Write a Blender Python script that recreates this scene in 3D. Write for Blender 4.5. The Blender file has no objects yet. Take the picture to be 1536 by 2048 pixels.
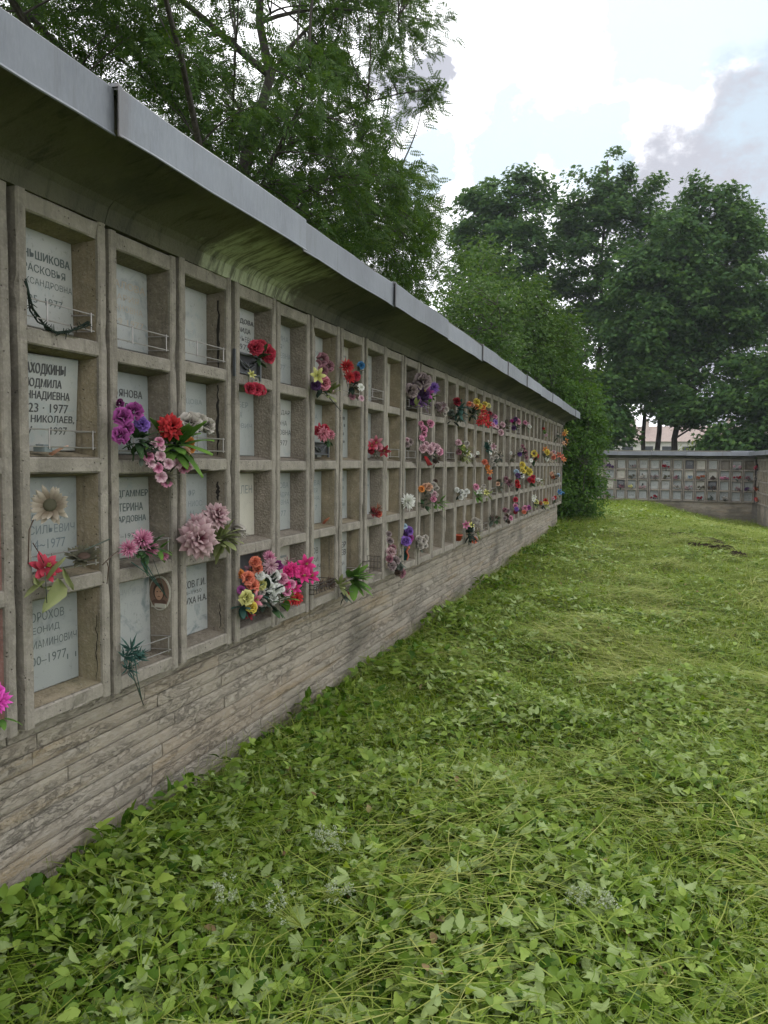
import bpy, bmesh, math, random
import numpy as np
from mathutils import Vector, Matrix, noise as mnoise
R = math.radians
random.seed(7); rng = np.random.default_rng(7)
scn = bpy.context.scene
COL = scn.collection

# ------------------------------------------------------------------ camera
EYE = 1.53
CAM = Vector((2.0, 0.0, EYE)); FPX = 1540.0
YAW = math.atan(536.5 / FPX); PITCH = math.atan(102.0 / FPX); ROLL = R(0.68)
fw = Vector((-math.sin(YAW) * math.cos(PITCH), math.cos(YAW) * math.cos(PITCH), -math.sin(PITCH)))
rt = fw.cross(Vector((0, 0, 1))).normalized(); up = rt.cross(fw).normalized()
rt2 = rt * math.cos(ROLL) + up * math.sin(ROLL); up2 = -rt * math.sin(ROLL) + up * math.cos(ROLL)
cd = bpy.data.cameras.new('camera'); cam = bpy.data.objects.new('camera', cd); COL.objects.link(cam)
cam.matrix_world = Matrix(((rt2.x, up2.x, -fw.x, CAM.x), (rt2.y, up2.y, -fw.y, CAM.y), (rt2.z, up2.z, -fw.z, CAM.z), (0, 0, 0, 1)))
cd.sensor_fit = 'VERTICAL'; cd.sensor_height = 24.0; cd.lens = 24.0 * FPX / 2048.0
cd.clip_start = 0.05; cd.clip_end = 3000
scn.camera = cam
def ray(px, py):
    return (fw + rt2 * ((px - 768) / FPX) + up2 * ((1024 - py) / FPX)).normalized()
def onwall(px, py, x=0.0):
    """point of the plane a given distance in front of the near wall"""
    d = ray(px, py); t = (x - CAM.x) / d.x
    return CAM + d * t

# ------------------------------------------------------------------ world, sun, exposure
SUN_EL, SUN_AZ = R(48), R(8)            # azimuth measured from +Y towards -X
w = bpy.data.worlds.new('World'); scn.world = w; w.use_nodes = True
nt = w.node_tree; N = nt.nodes; L = nt.links; N.clear()
def nd(tree, typ, **k):
    n = tree.nodes.new(typ)
    for a, b in k.items(): setattr(n, a, b)
    return n
def mth(tree, op, a, b=None, c=None, clamp=False):
    n = tree.nodes.new('ShaderNodeMath'); n.operation = op; n.use_clamp = clamp
    for i, v in enumerate((a, b, c)):
        if v is None: continue
        if isinstance(v, (int, float)): n.inputs[i].default_value = v
        else: tree.links.new(v, n.inputs[i])
    return n.outputs[0]
def mrange(tree, v, a, b, c, d, smooth=True):
    n = tree.nodes.new('ShaderNodeMapRange'); n.interpolation_type = 'SMOOTHSTEP' if smooth else 'LINEAR'
    tree.links.new(v, n.inputs[0])
    for i, q in enumerate((a, b, c, d)): n.inputs[1 + i].default_value = q
    return n.outputs[0]
def mixc(tree, f, a, b, blend='MIX'):
    n = tree.nodes.new('ShaderNodeMix'); n.data_type = 'RGBA'; n.blend_type = blend
    if isinstance(f, (int, float)): n.inputs[0].default_value = f
    else: tree.links.new(f, n.inputs[0])
    for i, v in ((6, a), (7, b)):
        if isinstance(v, tuple): n.inputs[i].default_value = (*v, 1) if len(v) == 3 else v
        else: tree.links.new(v, n.inputs[i])
    return n.outputs[2]
out = nd(nt, 'ShaderNodeOutputWorld'); bg = nd(nt, 'ShaderNodeBackground'); L.new(bg.outputs[0], out.inputs[0])
bg.inputs[1].default_value = 0.10
sky = nd(nt, 'ShaderNodeTexSky'); sky.sky_type = 'NISHITA'; sky.sun_disc = False
sky.sun_elevation = SUN_EL; sky.sun_rotation = -SUN_AZ; sky.air_density = 1.0; sky.dust_density = 1.5
tc = nd(nt, 'ShaderNodeTexCoord')
def wnoise(scale, det, rough=0.55, off=0.0):
    m = nd(nt, 'ShaderNodeMapping'); m.inputs['Location'].default_value = (off, off * .7, off * .3); m.inputs['Scale'].default_value = (1, 1, 1.6)
    L.new(tc.outputs['Generated'], m.inputs[0])
    n = nd(nt, 'ShaderNodeTexNoise'); n.inputs['Scale'].default_value = scale; n.inputs['Detail'].default_value = det; n.inputs['Roughness'].default_value = rough
    L.new(m.outputs[0], n.inputs['Vector']); return n.outputs[0]
dn = nd(nt, 'ShaderNodeTexNoise'); dn.inputs['Scale'].default_value = 5.5; dn.inputs['Detail'].default_value = 7; dn.inputs['Roughness'].default_value = 0.6; L.new(tc.outputs['Generated'], dn.inputs['Vector'])
dv = nd(nt, 'ShaderNodeVectorMath', operation='SUBTRACT'); L.new(dn.outputs['Color'], dv.inputs[0]); dv.inputs[1].default_value = (.5, .5, .5)
dm = nd(nt, 'ShaderNodeVectorMath', operation='MULTIPLY_ADD'); L.new(dv.outputs[0], dm.inputs[0]); dm.inputs[1].default_value = (.30, .30, .22); L.new(tc.outputs['Generated'], dm.inputs[2])
dz = nd(nt, 'ShaderNodeVectorMath', operation='NORMALIZE'); L.new(dm.outputs[0], dz.inputs[0])
def blob(d, width):
    """1 at direction d, falling to 0 at the angle width (degrees)"""
    v = nd(nt, 'ShaderNodeVectorMath', operation='DOT_PRODUCT'); L.new(dz.outputs[0], v.inputs[0]); v.inputs[1].default_value = d
    return mrange(nt, v.outputs['Value'], math.cos(R(width)), 1.0, 0.0, 1.0, False)
def addall(l):
    r = l[0]
    for q in l[1:]: r = mth(nt, 'MAXIMUM', r, q)
    return r
n1 = wnoise(4.2, 12, 0.66, 3.1); n2 = wnoise(2.2, 6, 0.5, 9.4)
turb = mth(nt, 'MULTIPLY', mth(nt, 'SUBTRACT', n1, 0.5), 2.2)
gaps = addall([blob(ray(*p), wd) for p, wd in (((1480, 55), 5.5), ((1370, 70), 4.5), ((1260, 80), 3.6), ((1620, 20), 7), ((1040, 310), 5.0), ((1170, 290), 3.6), ((830, 330), 3.2), ((2100, -500), 24), ((-900, -900), 20))])
gap = mth(nt, 'MULTIPLY', mrange(nt, mth(nt, 'ADD', gaps, turb), 0.22, 0.62, 0, 0.85), mrange(nt, gaps, 0.0, 0.3, 0, 1))
greys = addall([blob(ray(*p), wd) for p, wd in (((1600, 460), 12), ((1480, 480), 10), ((1390, 460), 8), ((1310, 420), 5), ((1620, 640), 12), ((790, 150), 2.2))])
grey = mrange(nt, mth(nt, 'ADD', greys, mth(nt, 'MULTIPLY', turb, 0.7)), 0.06, 0.52, 0, 0.95)
grey = mth(nt, 'MULTIPLY', grey, mrange(nt, greys, 0.0, 0.3, 0, 1))
cloud = mixc(nt, mrange(nt, n2, 0.35, 0.7, 0, 1), (17.0, 17.2, 18.0), (21.0, 21.0, 21.3))
cloud = mixc(nt, grey, cloud, (5.6, 5.7, 6.5))
skyc = mixc(nt, 0.72, sky.outputs[0], (7.4, 9.4, 10.6))
L.new(mixc(nt, gap, cloud, skyc), bg.inputs[0])
sd = bpy.data.lights.new('sun', 'SUN'); sd.energy = 1.5; sd.angle = R(14); sd.color = (1.0, 0.95, 0.86)
sun = bpy.data.objects.new('sun', sd); COL.objects.link(sun)
sdir = Vector((-math.sin(SUN_AZ) * math.cos(SUN_EL), math.cos(SUN_AZ) * math.cos(SUN_EL), math.sin(SUN_EL)))
sun.rotation_euler = sdir.to_track_quat('Z', 'Y').to_euler(); sun.location = sdir * 60
vs = scn.view_settings; vs.view_transform = 'Standard'; vs.look = 'None'; vs.gamma = 1.0; vs.use_curve_mapping = False; vs.exposure = 0.0
scn.render.engine = 'CYCLES'
cy = scn.cycles; cy.use_denoising = True; cy.max_bounces = 6; cy.diffuse_bounces = 4; cy.glossy_bounces = 2; cy.transmission_bounces = 4; cy.transparent_max_bounces = 8
cy.use_adaptive_sampling = True; cy.adaptive_threshold = 0.015; cy.caustics_reflective = False; cy.caustics_refractive = False

# ------------------------------------------------------------------ helpers
def tag(o, label=None, cat=None, group=None, kind=None):
    if label: o['label'] = label
    if cat: o['category'] = cat
    if group: o['group'] = group
    if kind: o['kind'] = kind
    return o
def empty(name, loc=(0, 0, 0), rz=0.0, parent=None):
    o = bpy.data.objects.new(name, None); COL.objects.link(o); o.empty_display_size = 0.1
    o.location = loc; o.rotation_euler = (0, 0, rz)
    if parent: o.parent = parent
    return o
def link(name, me, parent=None, loc=None, rot=None, scale=None):
    o = bpy.data.objects.new(name, me); COL.objects.link(o)
    if parent: o.parent = parent
    if loc is not None: o.location = loc
    if rot is not None: o.rotation_euler = rot
    if scale is not None: o.scale = (scale,) * 3 if isinstance(scale, (int, float)) else scale
    return o
class MB:
    """collects faces with a material slot each, becomes ONE mesh"""
    def __init__(s): s.v = []; s.f = []; s.m = []; s.tip = []
    def add(s, vs, fs, m=0, tip=None):
        b = len(s.v); s.v += [tuple(q) for q in vs]; s.f += [tuple(i + b for i in f) for f in fs]; s.m += [m] * len(fs)
        s.tip += list(tip) if tip is not None else [0.0] * len(vs)
    def box(s, lo, hi, m=0):
        x0, y0, z0 = lo; x1, y1, z1 = hi
        s.add([(x0, y0, z0), (x1, y0, z0), (x1, y1, z0), (x0, y1, z0), (x0, y0, z1), (x1, y0, z1), (x1, y1, z1), (x0, y1, z1)],
              [(0, 3, 2, 1), (4, 5, 6, 7), (0, 1, 5, 4), (1, 2, 6, 5), (2, 3, 7, 6), (3, 0, 4, 7)], m)
    def sweep(s, prof, axis, ts, m=0, jit=None, caps=True):
        """prof: closed list of 2-D points; axis 'z': (x,y) swept along z; axis 'y': (x,z) swept along y"""
        n = len(prof); vs = []
        for k, t in enumerate(ts):
            for j, (a, b) in enumerate(prof):
                p = [a, b, t] if axis == 'z' else [a, t, b]
                if jit: p = jit(p, k, j)
                vs.append(p)
        fs = []
        for k in range(len(ts) - 1):
            for j in range(n):
                a = k * n + j; b = k * n + (j + 1) % n
                fs.append((a, b, b + n, a + n) if axis == 'z' else (a, a + n, b + n, b))
        if caps:
            fs.append(tuple(range(n - 1, -1, -1)) if axis == 'z' else tuple(range(n)))
            q = (len(ts) - 1) * n
            fs.append(tuple(range(q, q + n)) if axis == 'z' else tuple(range(q + n - 1, q - 1, -1)))
        s.add(vs, fs, m)
    def tube(s, pts, r0, r1=None, seg=6, m=0, caps=True):
        r1 = r0 if r1 is None else r1; pts = [Vector(p) for p in pts]; n = len(pts); vs = []
        prev = None
        for i, p in enumerate(pts):
            d = (pts[min(i + 1, n - 1)] - pts[max(i - 1, 0)]).normalized()
            if prev is None:
                a = d.orthogonal().normalized()
            else:
                a = (prev - d * prev.dot(d))
                a = a.normalized() if a.length > 1e-6 else d.orthogonal().normalized()
            prev = a; b = d.cross(a); r = r0 + (r1 - r0) * i / max(1, n - 1)
            for k in range(seg):
                t = 2 * math.pi * k / seg; vs.append(p + a * (r * math.cos(t)) + b * (r * math.sin(t)))
        fs = [(i * seg + k, i * seg + (k + 1) % seg, (i + 1) * seg + (k + 1) % seg, (i + 1) * seg + k) for i in range(n - 1) for k in range(seg)]
        if caps: fs += [tuple(range(seg - 1, -1, -1)), tuple(range((n - 1) * seg, n * seg))]
        s.add(vs, fs, m)
    def mesh(s, name, mats, smooth=False):
        me = bpy.data.meshes.new(name); me.from_pydata(s.v, [], s.f); me.update()
        for q in (mats if isinstance(mats, (list, tuple)) else [mats]): me.materials.append(q)
        if any(s.m): me.polygons.foreach_set('material_index', s.m)
        if any(s.tip):
            at = me.attributes.new('tip', 'FLOAT', 'POINT'); at.data.foreach_set('value', s.tip)
        if smooth: me.polygons.foreach_set('use_smooth', [True] * len(me.polygons))
        return me
    def build(s, name, mats, parent=None, smooth=False, loc=None, rot=None):
        return link(name, s.mesh(name, mats, smooth), parent, loc, rot)
def np_mesh(name, chunks, mats, smooth=False):
    """chunks: list of (verts (n,k,3), faces [[i..]..], material index)"""
    V = []; LI = []; LS = []; MI = []; base = 0
    for vs, fs, mi in chunks:
        n, k, _ = vs.shape; V.append(vs.reshape(-1, 3))
        flat = np.concatenate([np.array(f) for f in fs]); lens = np.array([len(f) for f in fs])
        LI.append((flat[None, :] + (np.arange(n) * k)[:, None] + base).reshape(-1)); LS.append(np.tile(lens, n))
        MI.append(np.full(n * len(fs), mi)); base += n * k
    V = np.concatenate(V); LI = np.concatenate(LI); LS = np.concatenate(LS); MI = np.concatenate(MI)
    me = bpy.data.meshes.new(name); me.vertices.add(len(V)); me.vertices.foreach_set('co', V.astype(np.float32).ravel())
    me.loops.add(len(LI)); me.loops.foreach_set('vertex_index', LI.astype(np.int32))
    me.polygons.add(len(LS)); st = np.concatenate(([0], np.cumsum(LS)[:-1])); me.polygons.foreach_set('loop_start', st.astype(np.int32))
    me.polygons.foreach_set('material_index', MI.astype(np.int32))
    if smooth: me.polygons.foreach_set('use_smooth', np.ones(len(LS), bool))
    for q in (mats if isinstance(mats, (list, tuple)) else [mats]): me.materials.append(q)
    me.update(calc_edges=True); return me
def frames(nrm, head):
    """rotation matrices (n,3,3): local z -> nrm, local x -> head made perpendicular"""
    nrm = nrm / np.linalg.norm(nrm, axis=1, keepdims=True)
    x = head - nrm * np.sum(head * nrm, axis=1, keepdims=True)
    x /= np.maximum(np.linalg.norm(x, axis=1, keepdims=True), 1e-6)
    y = np.cross(nrm, x); return np.stack([x, y, nrm], axis=2)
def inst(tpl, pos, rot, sc):
    sc = np.asarray(sc)
    if sc.ndim == 1: sc = sc[:, None]
    return np.einsum('nij,nkj->nki', rot, tpl[None] * sc[:, None, :]) + pos[:, None, :]
def unit(n):
    v = rng.normal(size=(n, 3)); return v / np.linalg.norm(v, axis=1, keepdims=True)

# ------------------------------------------------------------------ materials
def mat(name):
    m = bpy.data.materials.new(name); m.use_nodes = True; t = m.node_tree; t.nodes.clear()
    o = t.nodes.new('ShaderNodeOutputMaterial'); p = t.nodes.new('ShaderNodeBsdfPrincipled'); t.links.new(p.outputs[0], o.inputs[0])
    return m, t, p, o
def pos(t, scale=(1, 1, 1), obj=False, rot=None):
    if obj: g = t.nodes.new('ShaderNodeTexCoord').outputs['Object']
    else: g = t.nodes.new('ShaderNodeNewGeometry').outputs['Position']
    m = t.nodes.new('ShaderNodeMapping'); m.inputs['Scale'].default_value = scale; t.links.new(g, m.inputs[0])
    if rot: m.inputs['Rotation'].default_value = rot
    return m.outputs[0]
def noi(t, vec, scale, det=4, rough=0.55, dist=0.0):
    n = t.nodes.new('ShaderNodeTexNoise'); n.inputs['Scale'].default_value = scale; n.inputs['Detail'].default_value = det
    n.inputs['Roughness'].default_value = rough; n.inputs['Distortion'].default_value = dist; t.links.new(vec, n.inputs['Vector']); return n.outputs[0]
def voro(t, vec, scale, feature='F1'):
    n = t.nodes.new('ShaderNodeTexVoronoi'); n.feature = feature; n.inputs['Scale'].default_value = scale; t.links.new(vec, n.inputs['Vector']); return n
def bump(t, p, h, strength=0.4, dist=0.01, prev=None):
    b = t.nodes.new('ShaderNodeBump'); b.inputs['Strength'].default_value = strength; b.inputs['Distance'].default_value = dist
    t.links.new(h, b.inputs['Height'])
    if prev is not None: t.links.new(prev, b.inputs['Normal'])
    if p is not None: t.links.new(b.outputs[0], p.inputs['Normal'])
    return b.outputs[0]
def concrete(name, c1, c2, c3, pits=0.5, streak=0.3, green=0.0, pebble=False):
    m, t, p, o = mat(name); v = pos(t)
    a = noi(t, v, 2.3, 6, 0.6); b = noi(t, v, 14, 5, 0.65); c = noi(t, v, 90, 3, 0.6)
    col = mixc(t, mrange(t, a, 0.35, 0.68, 0, 1), c1, c2)
    col = mixc(t, mrange(t, b, 0.42, 0.75, 0, 0.8), col, c3)
    st = noi(t, pos(t, (18, 18, 1.1)), 1.6, 5, 0.6)
    col = mixc(t, mrange(t, st, 0.52, 0.78, 0, streak), col, (0.07, 0.062, 0.05))
    col = mixc(t, mrange(t, c, 0.3, 0.7, -0.25, 0.25, False), col, (0.42, 0.38, 0.32), 'MIX')
    vo = voro(t, v, 55 if not pebble else 85).outputs['Distance']; r = noi(t, v, 21, 2)
    pit = mth(t, 'MULTIPLY', mrange(t, vo, 0.05, 0.22, 1, 0), mrange(t, r, 0.5, 0.6, 0, 1))
    col = mixc(t, mth(t, 'MULTIPLY', pit, pits), col, (0.03, 0.027, 0.022))
    col = mixc(t, mrange(t, noi(t, pos(t, (3.5, 3.5, 2.2)), 2.2, 8, 0.72, 0.4), 0.50, 0.72, 0, 0.45), col, tuple(q * 0.42 for q in c2))
    col = mixc(t, mrange(t, noi(t, pos(t, (6, 6, 4)), 3.3, 8, 0.75), 0.60, 0.74, 0, 0.5), col, tuple(min(.6, q * 1.35) for q in c3))
    if green: col = mixc(t, mrange(t, noi(t, v, 3.1, 6, 0.62), 0.45, 0.75, 0, green), col, (0.10, 0.115, 0.05))
    h = mth(t, 'ADD', mth(t, 'MULTIPLY', b, 0.8), mth(t, 'ADD', mth(t, 'MULTIPLY', c, 0.35), mth(t, 'MULTIPLY', pit, -0.9)))
    if pebble:
        h = mth(t, 'ADD', h, mth(t, 'MULTIPLY', vo, -0.5))
        col = mixc(t, mrange(t, vo, 0.3, 0.6, 0, 0.25), col, (0.07, 0.06, 0.05))
    bump(t, p, h, 0.8, 0.01); t.links.new(col, p.inputs['Base Color']); p.inputs['Roughness'].default_value = 0.9; p.inputs['Specular IOR Level'].default_value = 0.25
    return m
M = {}
M['concrete'] = concrete('cast_concrete', (0.258, 0.234, 0.193), (0.18, 0.163, 0.135), (0.325, 0.297, 0.248), 0.8, 0.5, 0.1)
M['inner_tan'] = concrete('inner_concrete_tan', (0.235, 0.195, 0.128), (0.16, 0.134, 0.09), (0.29, 0.24, 0.165), 0.9, 0.8, 0.25)
M['inner_grey'] = concrete('inner_concrete_grey', (0.195, 0.167, 0.127), (0.14, 0.122, 0.094), (0.24, 0.207, 0.16), 0.8, 0.8, 0.1)
M['inner_pebble'] = concrete('inner_concrete_pebble', (0.235, 0.203, 0.16), (0.18, 0.156, 0.125), (0.285, 0.247, 0.198), 0.2, 0.4, 0.1, True)
M['inner_red'] = concrete('inner_concrete_rust', (0.30, 0.16, 0.13), (0.24, 0.13, 0.11), (0.33, 0.21, 0.17), 0.6, 0.5)
M['core'] = concrete('wall_core_concrete', (0.2, 0.18, 0.155), (0.15, 0.14, 0.12), (0.24, 0.215, 0.185), 0.6, 0.7, 0.3)
m, t, p, o = mat('crack_dark'); p.inputs['Base Color'].default_value = (0.02, 0.017, 0.014, 1); p.inputs['Roughness'].default_value = 1; M['crack'] = m

# soffit: damp stained concrete, lichen bloom in one bay
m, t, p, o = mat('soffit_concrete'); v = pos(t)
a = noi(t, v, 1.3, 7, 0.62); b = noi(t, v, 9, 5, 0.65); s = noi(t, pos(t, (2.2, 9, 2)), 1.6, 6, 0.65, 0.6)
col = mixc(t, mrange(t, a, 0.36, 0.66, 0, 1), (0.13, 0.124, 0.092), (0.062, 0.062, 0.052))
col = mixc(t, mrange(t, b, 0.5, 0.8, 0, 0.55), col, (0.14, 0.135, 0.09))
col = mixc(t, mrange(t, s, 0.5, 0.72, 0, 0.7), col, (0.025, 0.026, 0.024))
sx = t.nodes.new('ShaderNodeSeparateXYZ'); t.links.new(t.nodes.new('ShaderNodeNewGeometry').outputs['Position'], sx.inputs[0])
ys = mth(t, 'ADD', sx.outputs[1], mth(t, 'MULTIPLY', mth(t, 'SUBTRACT', noi(t, pos(t, (3, 5, 3)), 1.8, 6, 0.65), 0.5), 0.9))
bl = mth(t, 'MULTIPLY', mrange(t, ys, 3.05, 3.3, 0, 1), mrange(t, ys, 3.85, 4.15, 1, 0))
bl = mth(t, 'MULTIPLY', bl, mrange(t, mth(t, 'ADD', sx.outputs[0], mth(t, 'MULTIPLY', noi(t, pos(t, (2, 7, 2)), 2.2, 6, 0.7), 0.3)), 0.32, 0.50, 1, 0.0))
bl = mth(t, 'MULTIPLY', bl, mrange(t, noi(t, pos(t, (4, 22, 4)), 1.5, 5, 0.65), 0.36, 0.58, 0.2, 1))
col = mixc(t, bl, col, (0.44, 0.47, 0.33))
bump(t, p, mth(t, 'ADD', b, mth(t, 'MULTIPLY', noi(t, v, 60, 4, 0.7), 0.5)), 0.8, 0.012); t.links.new(col, p.inputs['Base Color']); p.inputs['Roughness'].default_value = 0.95; p.inputs['Specular IOR Level'].default_value = 0.2
M['soffit'] = m

# zinc coping
m, t, p, o = mat('zinc_sheet'); v = pos(t)
a = noi(t, v, 1.5, 6, 0.65); b = noi(t, pos(t, (60, 60, 14)), 1.3, 4, 0.7); c = noi(t, pos(t, (16, 16, 1.0)), 1.5, 6, 0.65); e = noi(t, v, 6, 8, 0.75, 0.5)
col = mixc(t, mrange(t, a, 0.35, 0.65, 0, 1), (0.205, 0.222, 0.245), (0.15, 0.162, 0.182))
col = mixc(t, mrange(t, b, 0.35, 0.7, 0, 0.6), col, (0.27, 0.288, 0.315))
col = mixc(t, mrange(t, c, 0.54, 0.76, 0, 0.6), col, (0.12, 0.12, 0.125))
col = mixc(t, mrange(t, e, 0.55, 0.75, 0, 0.45), col, (0.15, 0.15, 0.155))
at_ = t.nodes.new('ShaderNodeSeparateXYZ'); t.links.new(t.nodes.new('ShaderNodeTexCoord').outputs['Object'], at_.inputs[0])
rust = mth(t, 'MULTIPLY', mrange(t, mth(t, 'ADD', at_.outputs[1], mth(t, 'MULTIPLY', e, 0.12)), 0.0, 0.16, 1, 0), mrange(t, c, 0.35, 0.6, 0.2, 0.9))
col = mixc(t, rust, col, (0.14, 0.115, 0.10))
oi = t.nodes.new('ShaderNodeObjectInfo')
hv = t.nodes.new('ShaderNodeHueSaturation'); hv.inputs['Hue'].default_value = 0.5; t.links.new(col, hv.inputs['Color']); t.links.new(mrange(t, oi.outputs['Random'], 0, 1, 0.82, 1.12, False), hv.inputs['Value'])
t.links.new(hv.outputs[0], p.inputs['Base Color']); p.inputs['Metallic'].default_value = 0.25; t.links.new(mrange(t, b, 0.3, 0.7, 0.42, 0.65), p.inputs['Roughness'])
bump(t, p, mth(t, 'ADD', noi(t, v, 4, 3), mth(t, 'MULTIPLY', b, 0.12)), 0.3, 0.03)
M['zinc'] = m

# base stones
def stonemat(name, tones):
    m, t, p, o = mat(name); g = t.nodes.new('ShaderNodeNewGeometry'); isl = g.outputs['Random Per Island']
    r = t.nodes.new('ShaderNodeValToRGB'); e = r.color_ramp.elements
    while len(e) < len(tones): e.new(0.5)
    for i, c in enumerate(tones): e[i].position = i / (len(tones) - 1); e[i].color = (*c, 1)
    t.links.new(isl, r.inputs[0]); col = r.outputs[0]
    sh = t.nodes.new('ShaderNodeCombineXYZ'); t.links.new(mth(t, 'MULTIPLY', isl, 37.0), sh.inputs[2])
    ad = t.nodes.new('ShaderNodeVectorMath'); ad.operation = 'ADD'; t.links.new(pos(t, (3.5, 3.5, 11)), ad.inputs[0]); t.links.new(sh.outputs[0], ad.inputs[1])
    v = ad.outputs[0]
    lay = noi(t, v, 1.5, 8, 0.62, 0.35); fine = noi(t, pos(t, (7, 7, 18)), 3.2, 6, 0.7, 0.25); gr = noi(t, pos(t), 120, 3, 0.6)
    col = mixc(t, mrange(t, lay, 0.38, 0.62, 0, 0.32), col, (0.25, 0.22, 0.18))
    col = mixc(t, mrange(t, fine, 0.45, 0.7, 0, 0.6), col, (0.36, 0.335, 0.285))
    vein = mrange(t, mth(t, 'ABSOLUTE', mth(t, 'SUBTRACT', lay, 0.5)), 0.0, 0.028, 1, 0)
    vein2 = mrange(t, mth(t, 'ABSOLUTE', mth(t, 'SUBTRACT', fine, 0.46)), 0.0, 0.02, 1, 0)
    crk = mth(t, 'MULTIPLY', mth(t, 'MAXIMUM', vein, mth(t, 'MULTIPLY', vein2, 0.7)), mrange(t, noi(t, pos(t, (2, 2, 6)), 1.7, 3), 0.4, 0.6, 0.1, 1))
    col = mixc(t, mth(t, 'MULTIPLY', crk, 0.42), col, (0.06, 0.052, 0.042))
    col = mixc(t, mth(t, 'MULTIPLY', mrange(t, noi(t, pos(t, (0.6, 0.6, 9)), 1.3, 5), 0.56, 0.7, 0, 0.5), mrange(t, gr, 0.4, 0.6, 0.3, 1)), col, (0.30, 0.20, 0.07))
    sz_ = t.nodes.new('ShaderNodeSeparateXYZ'); t.links.new(t.nodes.new('ShaderNodeNewGeometry').outputs['Position'], sz_.inputs[0])
    damp = mrange(t, mth(t, 'ADD', noi(t, pos(t, (1, 1, 1.6)), 0.9, 6, 0.6), mth(t, 'MULTIPLY', sz_.outputs[2], -0.22)), 0.46, 0.66, 0, 0.55)
    col = mixc(t, damp, col, (0.075, 0.072, 0.055))
    h = mth(t, 'ADD', mth(t, 'ADD', lay, mth(t, 'MULTIPLY', fine, 0.6)), mth(t, 'ADD', mth(t, 'MULTIPLY', crk, -0.7), mth(t, 'MULTIPLY', gr, 0.12)))
    bump(t, p, h, 0.75, 0.02); t.links.new(col, p.inputs['Base Color']); p.inputs['Roughness'].default_value = 0.92; p.inputs['Specular IOR Level'].default_value = 0.25
    return m
M['stone'] = stonemat('layered_limestone', ((0.325, 0.285, 0.22), (0.355, 0.315, 0.245), (0.325, 0.272, 0.20), (0.305, 0.275, 0.22), (0.345, 0.305, 0.24)))
# marble plaques: a few tones
def marble(name, c, vein, amt, tint):
    m, t, p, o = mat(name); v = pos(t, rot=(0.5, 0.6, 0.2))
    a = noi(t, v, 7, 7, 0.6, 1.6); b = noi(t, v, 2.2, 4)
    col = mixc(t, mrange(t, b, 0.3, 0.7, 0, 1), c, tint)
    col = mixc(t, mrange(t, a, 0.5, 0.72, 0, amt), col, vein)
    col = mixc(t, mrange(t, noi(t, pos(t), 60, 3), 0.62, 0.72, 0, 0.4), col, (0.12, 0.115, 0.1))
    t.links.new(col, p.inputs['Base Color']); p.inputs['Roughness'].default_value = 0.45; return m
M['marble_white'] = marble('white_marble', (0.36, 0.365, 0.34), (0.21, 0.27, 0.27), 0.6, (0.29, 0.30, 0.275))
M['marble_grey'] = marble('grey_marble', (0.295, 0.31, 0.295), (0.18, 0.20, 0.20), 0.6, (0.245, 0.265, 0.25))
M['marble_vein'] = marble('veined_marble', (0.35, 0.36, 0.345), (0.13, 0.165, 0.17), 0.9, (0.28, 0.295, 0.28))
M['marble_cream'] = marble('cream_marble', (0.44, 0.42, 0.35), (0.33, 0.31, 0.26), 0.4, (0.38, 0.36, 0.30))
M['marble_dark'] = marble('dark_granite', (0.05, 0.05, 0.055), (0.12, 0.12, 0.12), 0.5, (0.07, 0.07, 0.075))
def plain(name, c, rough=0.6, metal=0.0, spec=0.4):
    m, t, p, o = mat(name); v = pos(t)
    n = noi(t, v, 35, 4); col = mixc(t, mrange(t, n, 0.3, 0.7, 0, 0.4), tuple(c), tuple(q * 0.6 for q in c))
    t.links.new(col, p.inputs['Base Color']); p.inputs['Roughness'].default_value = rough; p.inputs['Metallic'].default_value = metal; p.inputs['Specular IOR Level'].default_value = spec
    return m
M['ink_black'] = plain('engraved_black', (0.055, 0.056, 0.054)); M['ink_green'] = plain('engraved_dark_green', (0.085, 0.105, 0.10))
M['ink_grey'] = plain('engraved_grey', (0.17, 0.2, 0.2)); M['ink_blue'] = plain('engraved_slate', (0.13, 0.16, 0.17)); M['ink_faint'] = plain('engraved_faint', (0.33, 0.35, 0.34)); M['ink_ochre'] = plain('engraved_ochre', (0.40, 0.34, 0.27))
M['wire'] = plain('steel_wire', (0.38, 0.36, 0.34), 0.4, 0.7); M['wire_dark'] = plain('rusty_wire', (0.08, 0.065, 0.055), 0.6, 0.4)
# ------------------------------------------------------------------ ground
def sstep(a, b, x):
    t = np.clip((x - a) / (b - a), 0, 1); return t * t * (3 - 2 * t)
def gz(x, y):
    x = np.asarray(x, float); y = np.asarray(y, float)
    z = 0.004 * np.clip(y, 0, 18) - 0.20 * sstep(18, 34, y) * np.clip(0, 1, 1)
    z = z - 0.70 * sstep(1.3, 5.0, x) * sstep(13, 33, y) - 0.10 * sstep(3.5, 9, x) * sstep(2, 12, y)
    near = np.exp(-np.maximum(y, 0) / 60)
    z = z - 0.085 * (1 - sstep(12, 20, y)) - 0.03 * np.exp(-((y - 5.5) / 4.0) ** 2)
    z = z + near * sstep(0.0, 1.1, x) * (0.022 * np.sin(1.9 * x + 0.7 * y + 1.3 * np.sin(0.8 * y)) + 0.016 * np.sin(3.1 * y - 1.7 * x + 0.6) + 0.009 * np.sin(6.3 * x + 5.1 * y))
    return z
m, t, p, o = mat('thatch_soil'); v = pos(t)
a = noi(t, v, 1.1, 6); b = noi(t, v, 25, 5, 0.7)
col = mixc(t, mrange(t, a, 0.35, 0.65, 0, 1), (0.075, 0.10, 0.022), (0.11, 0.135, 0.034))
col = mixc(t, mrange(t, b, 0.45, 0.7, 0, 0.8), col, (0.045, 0.05, 0.018))
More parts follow.
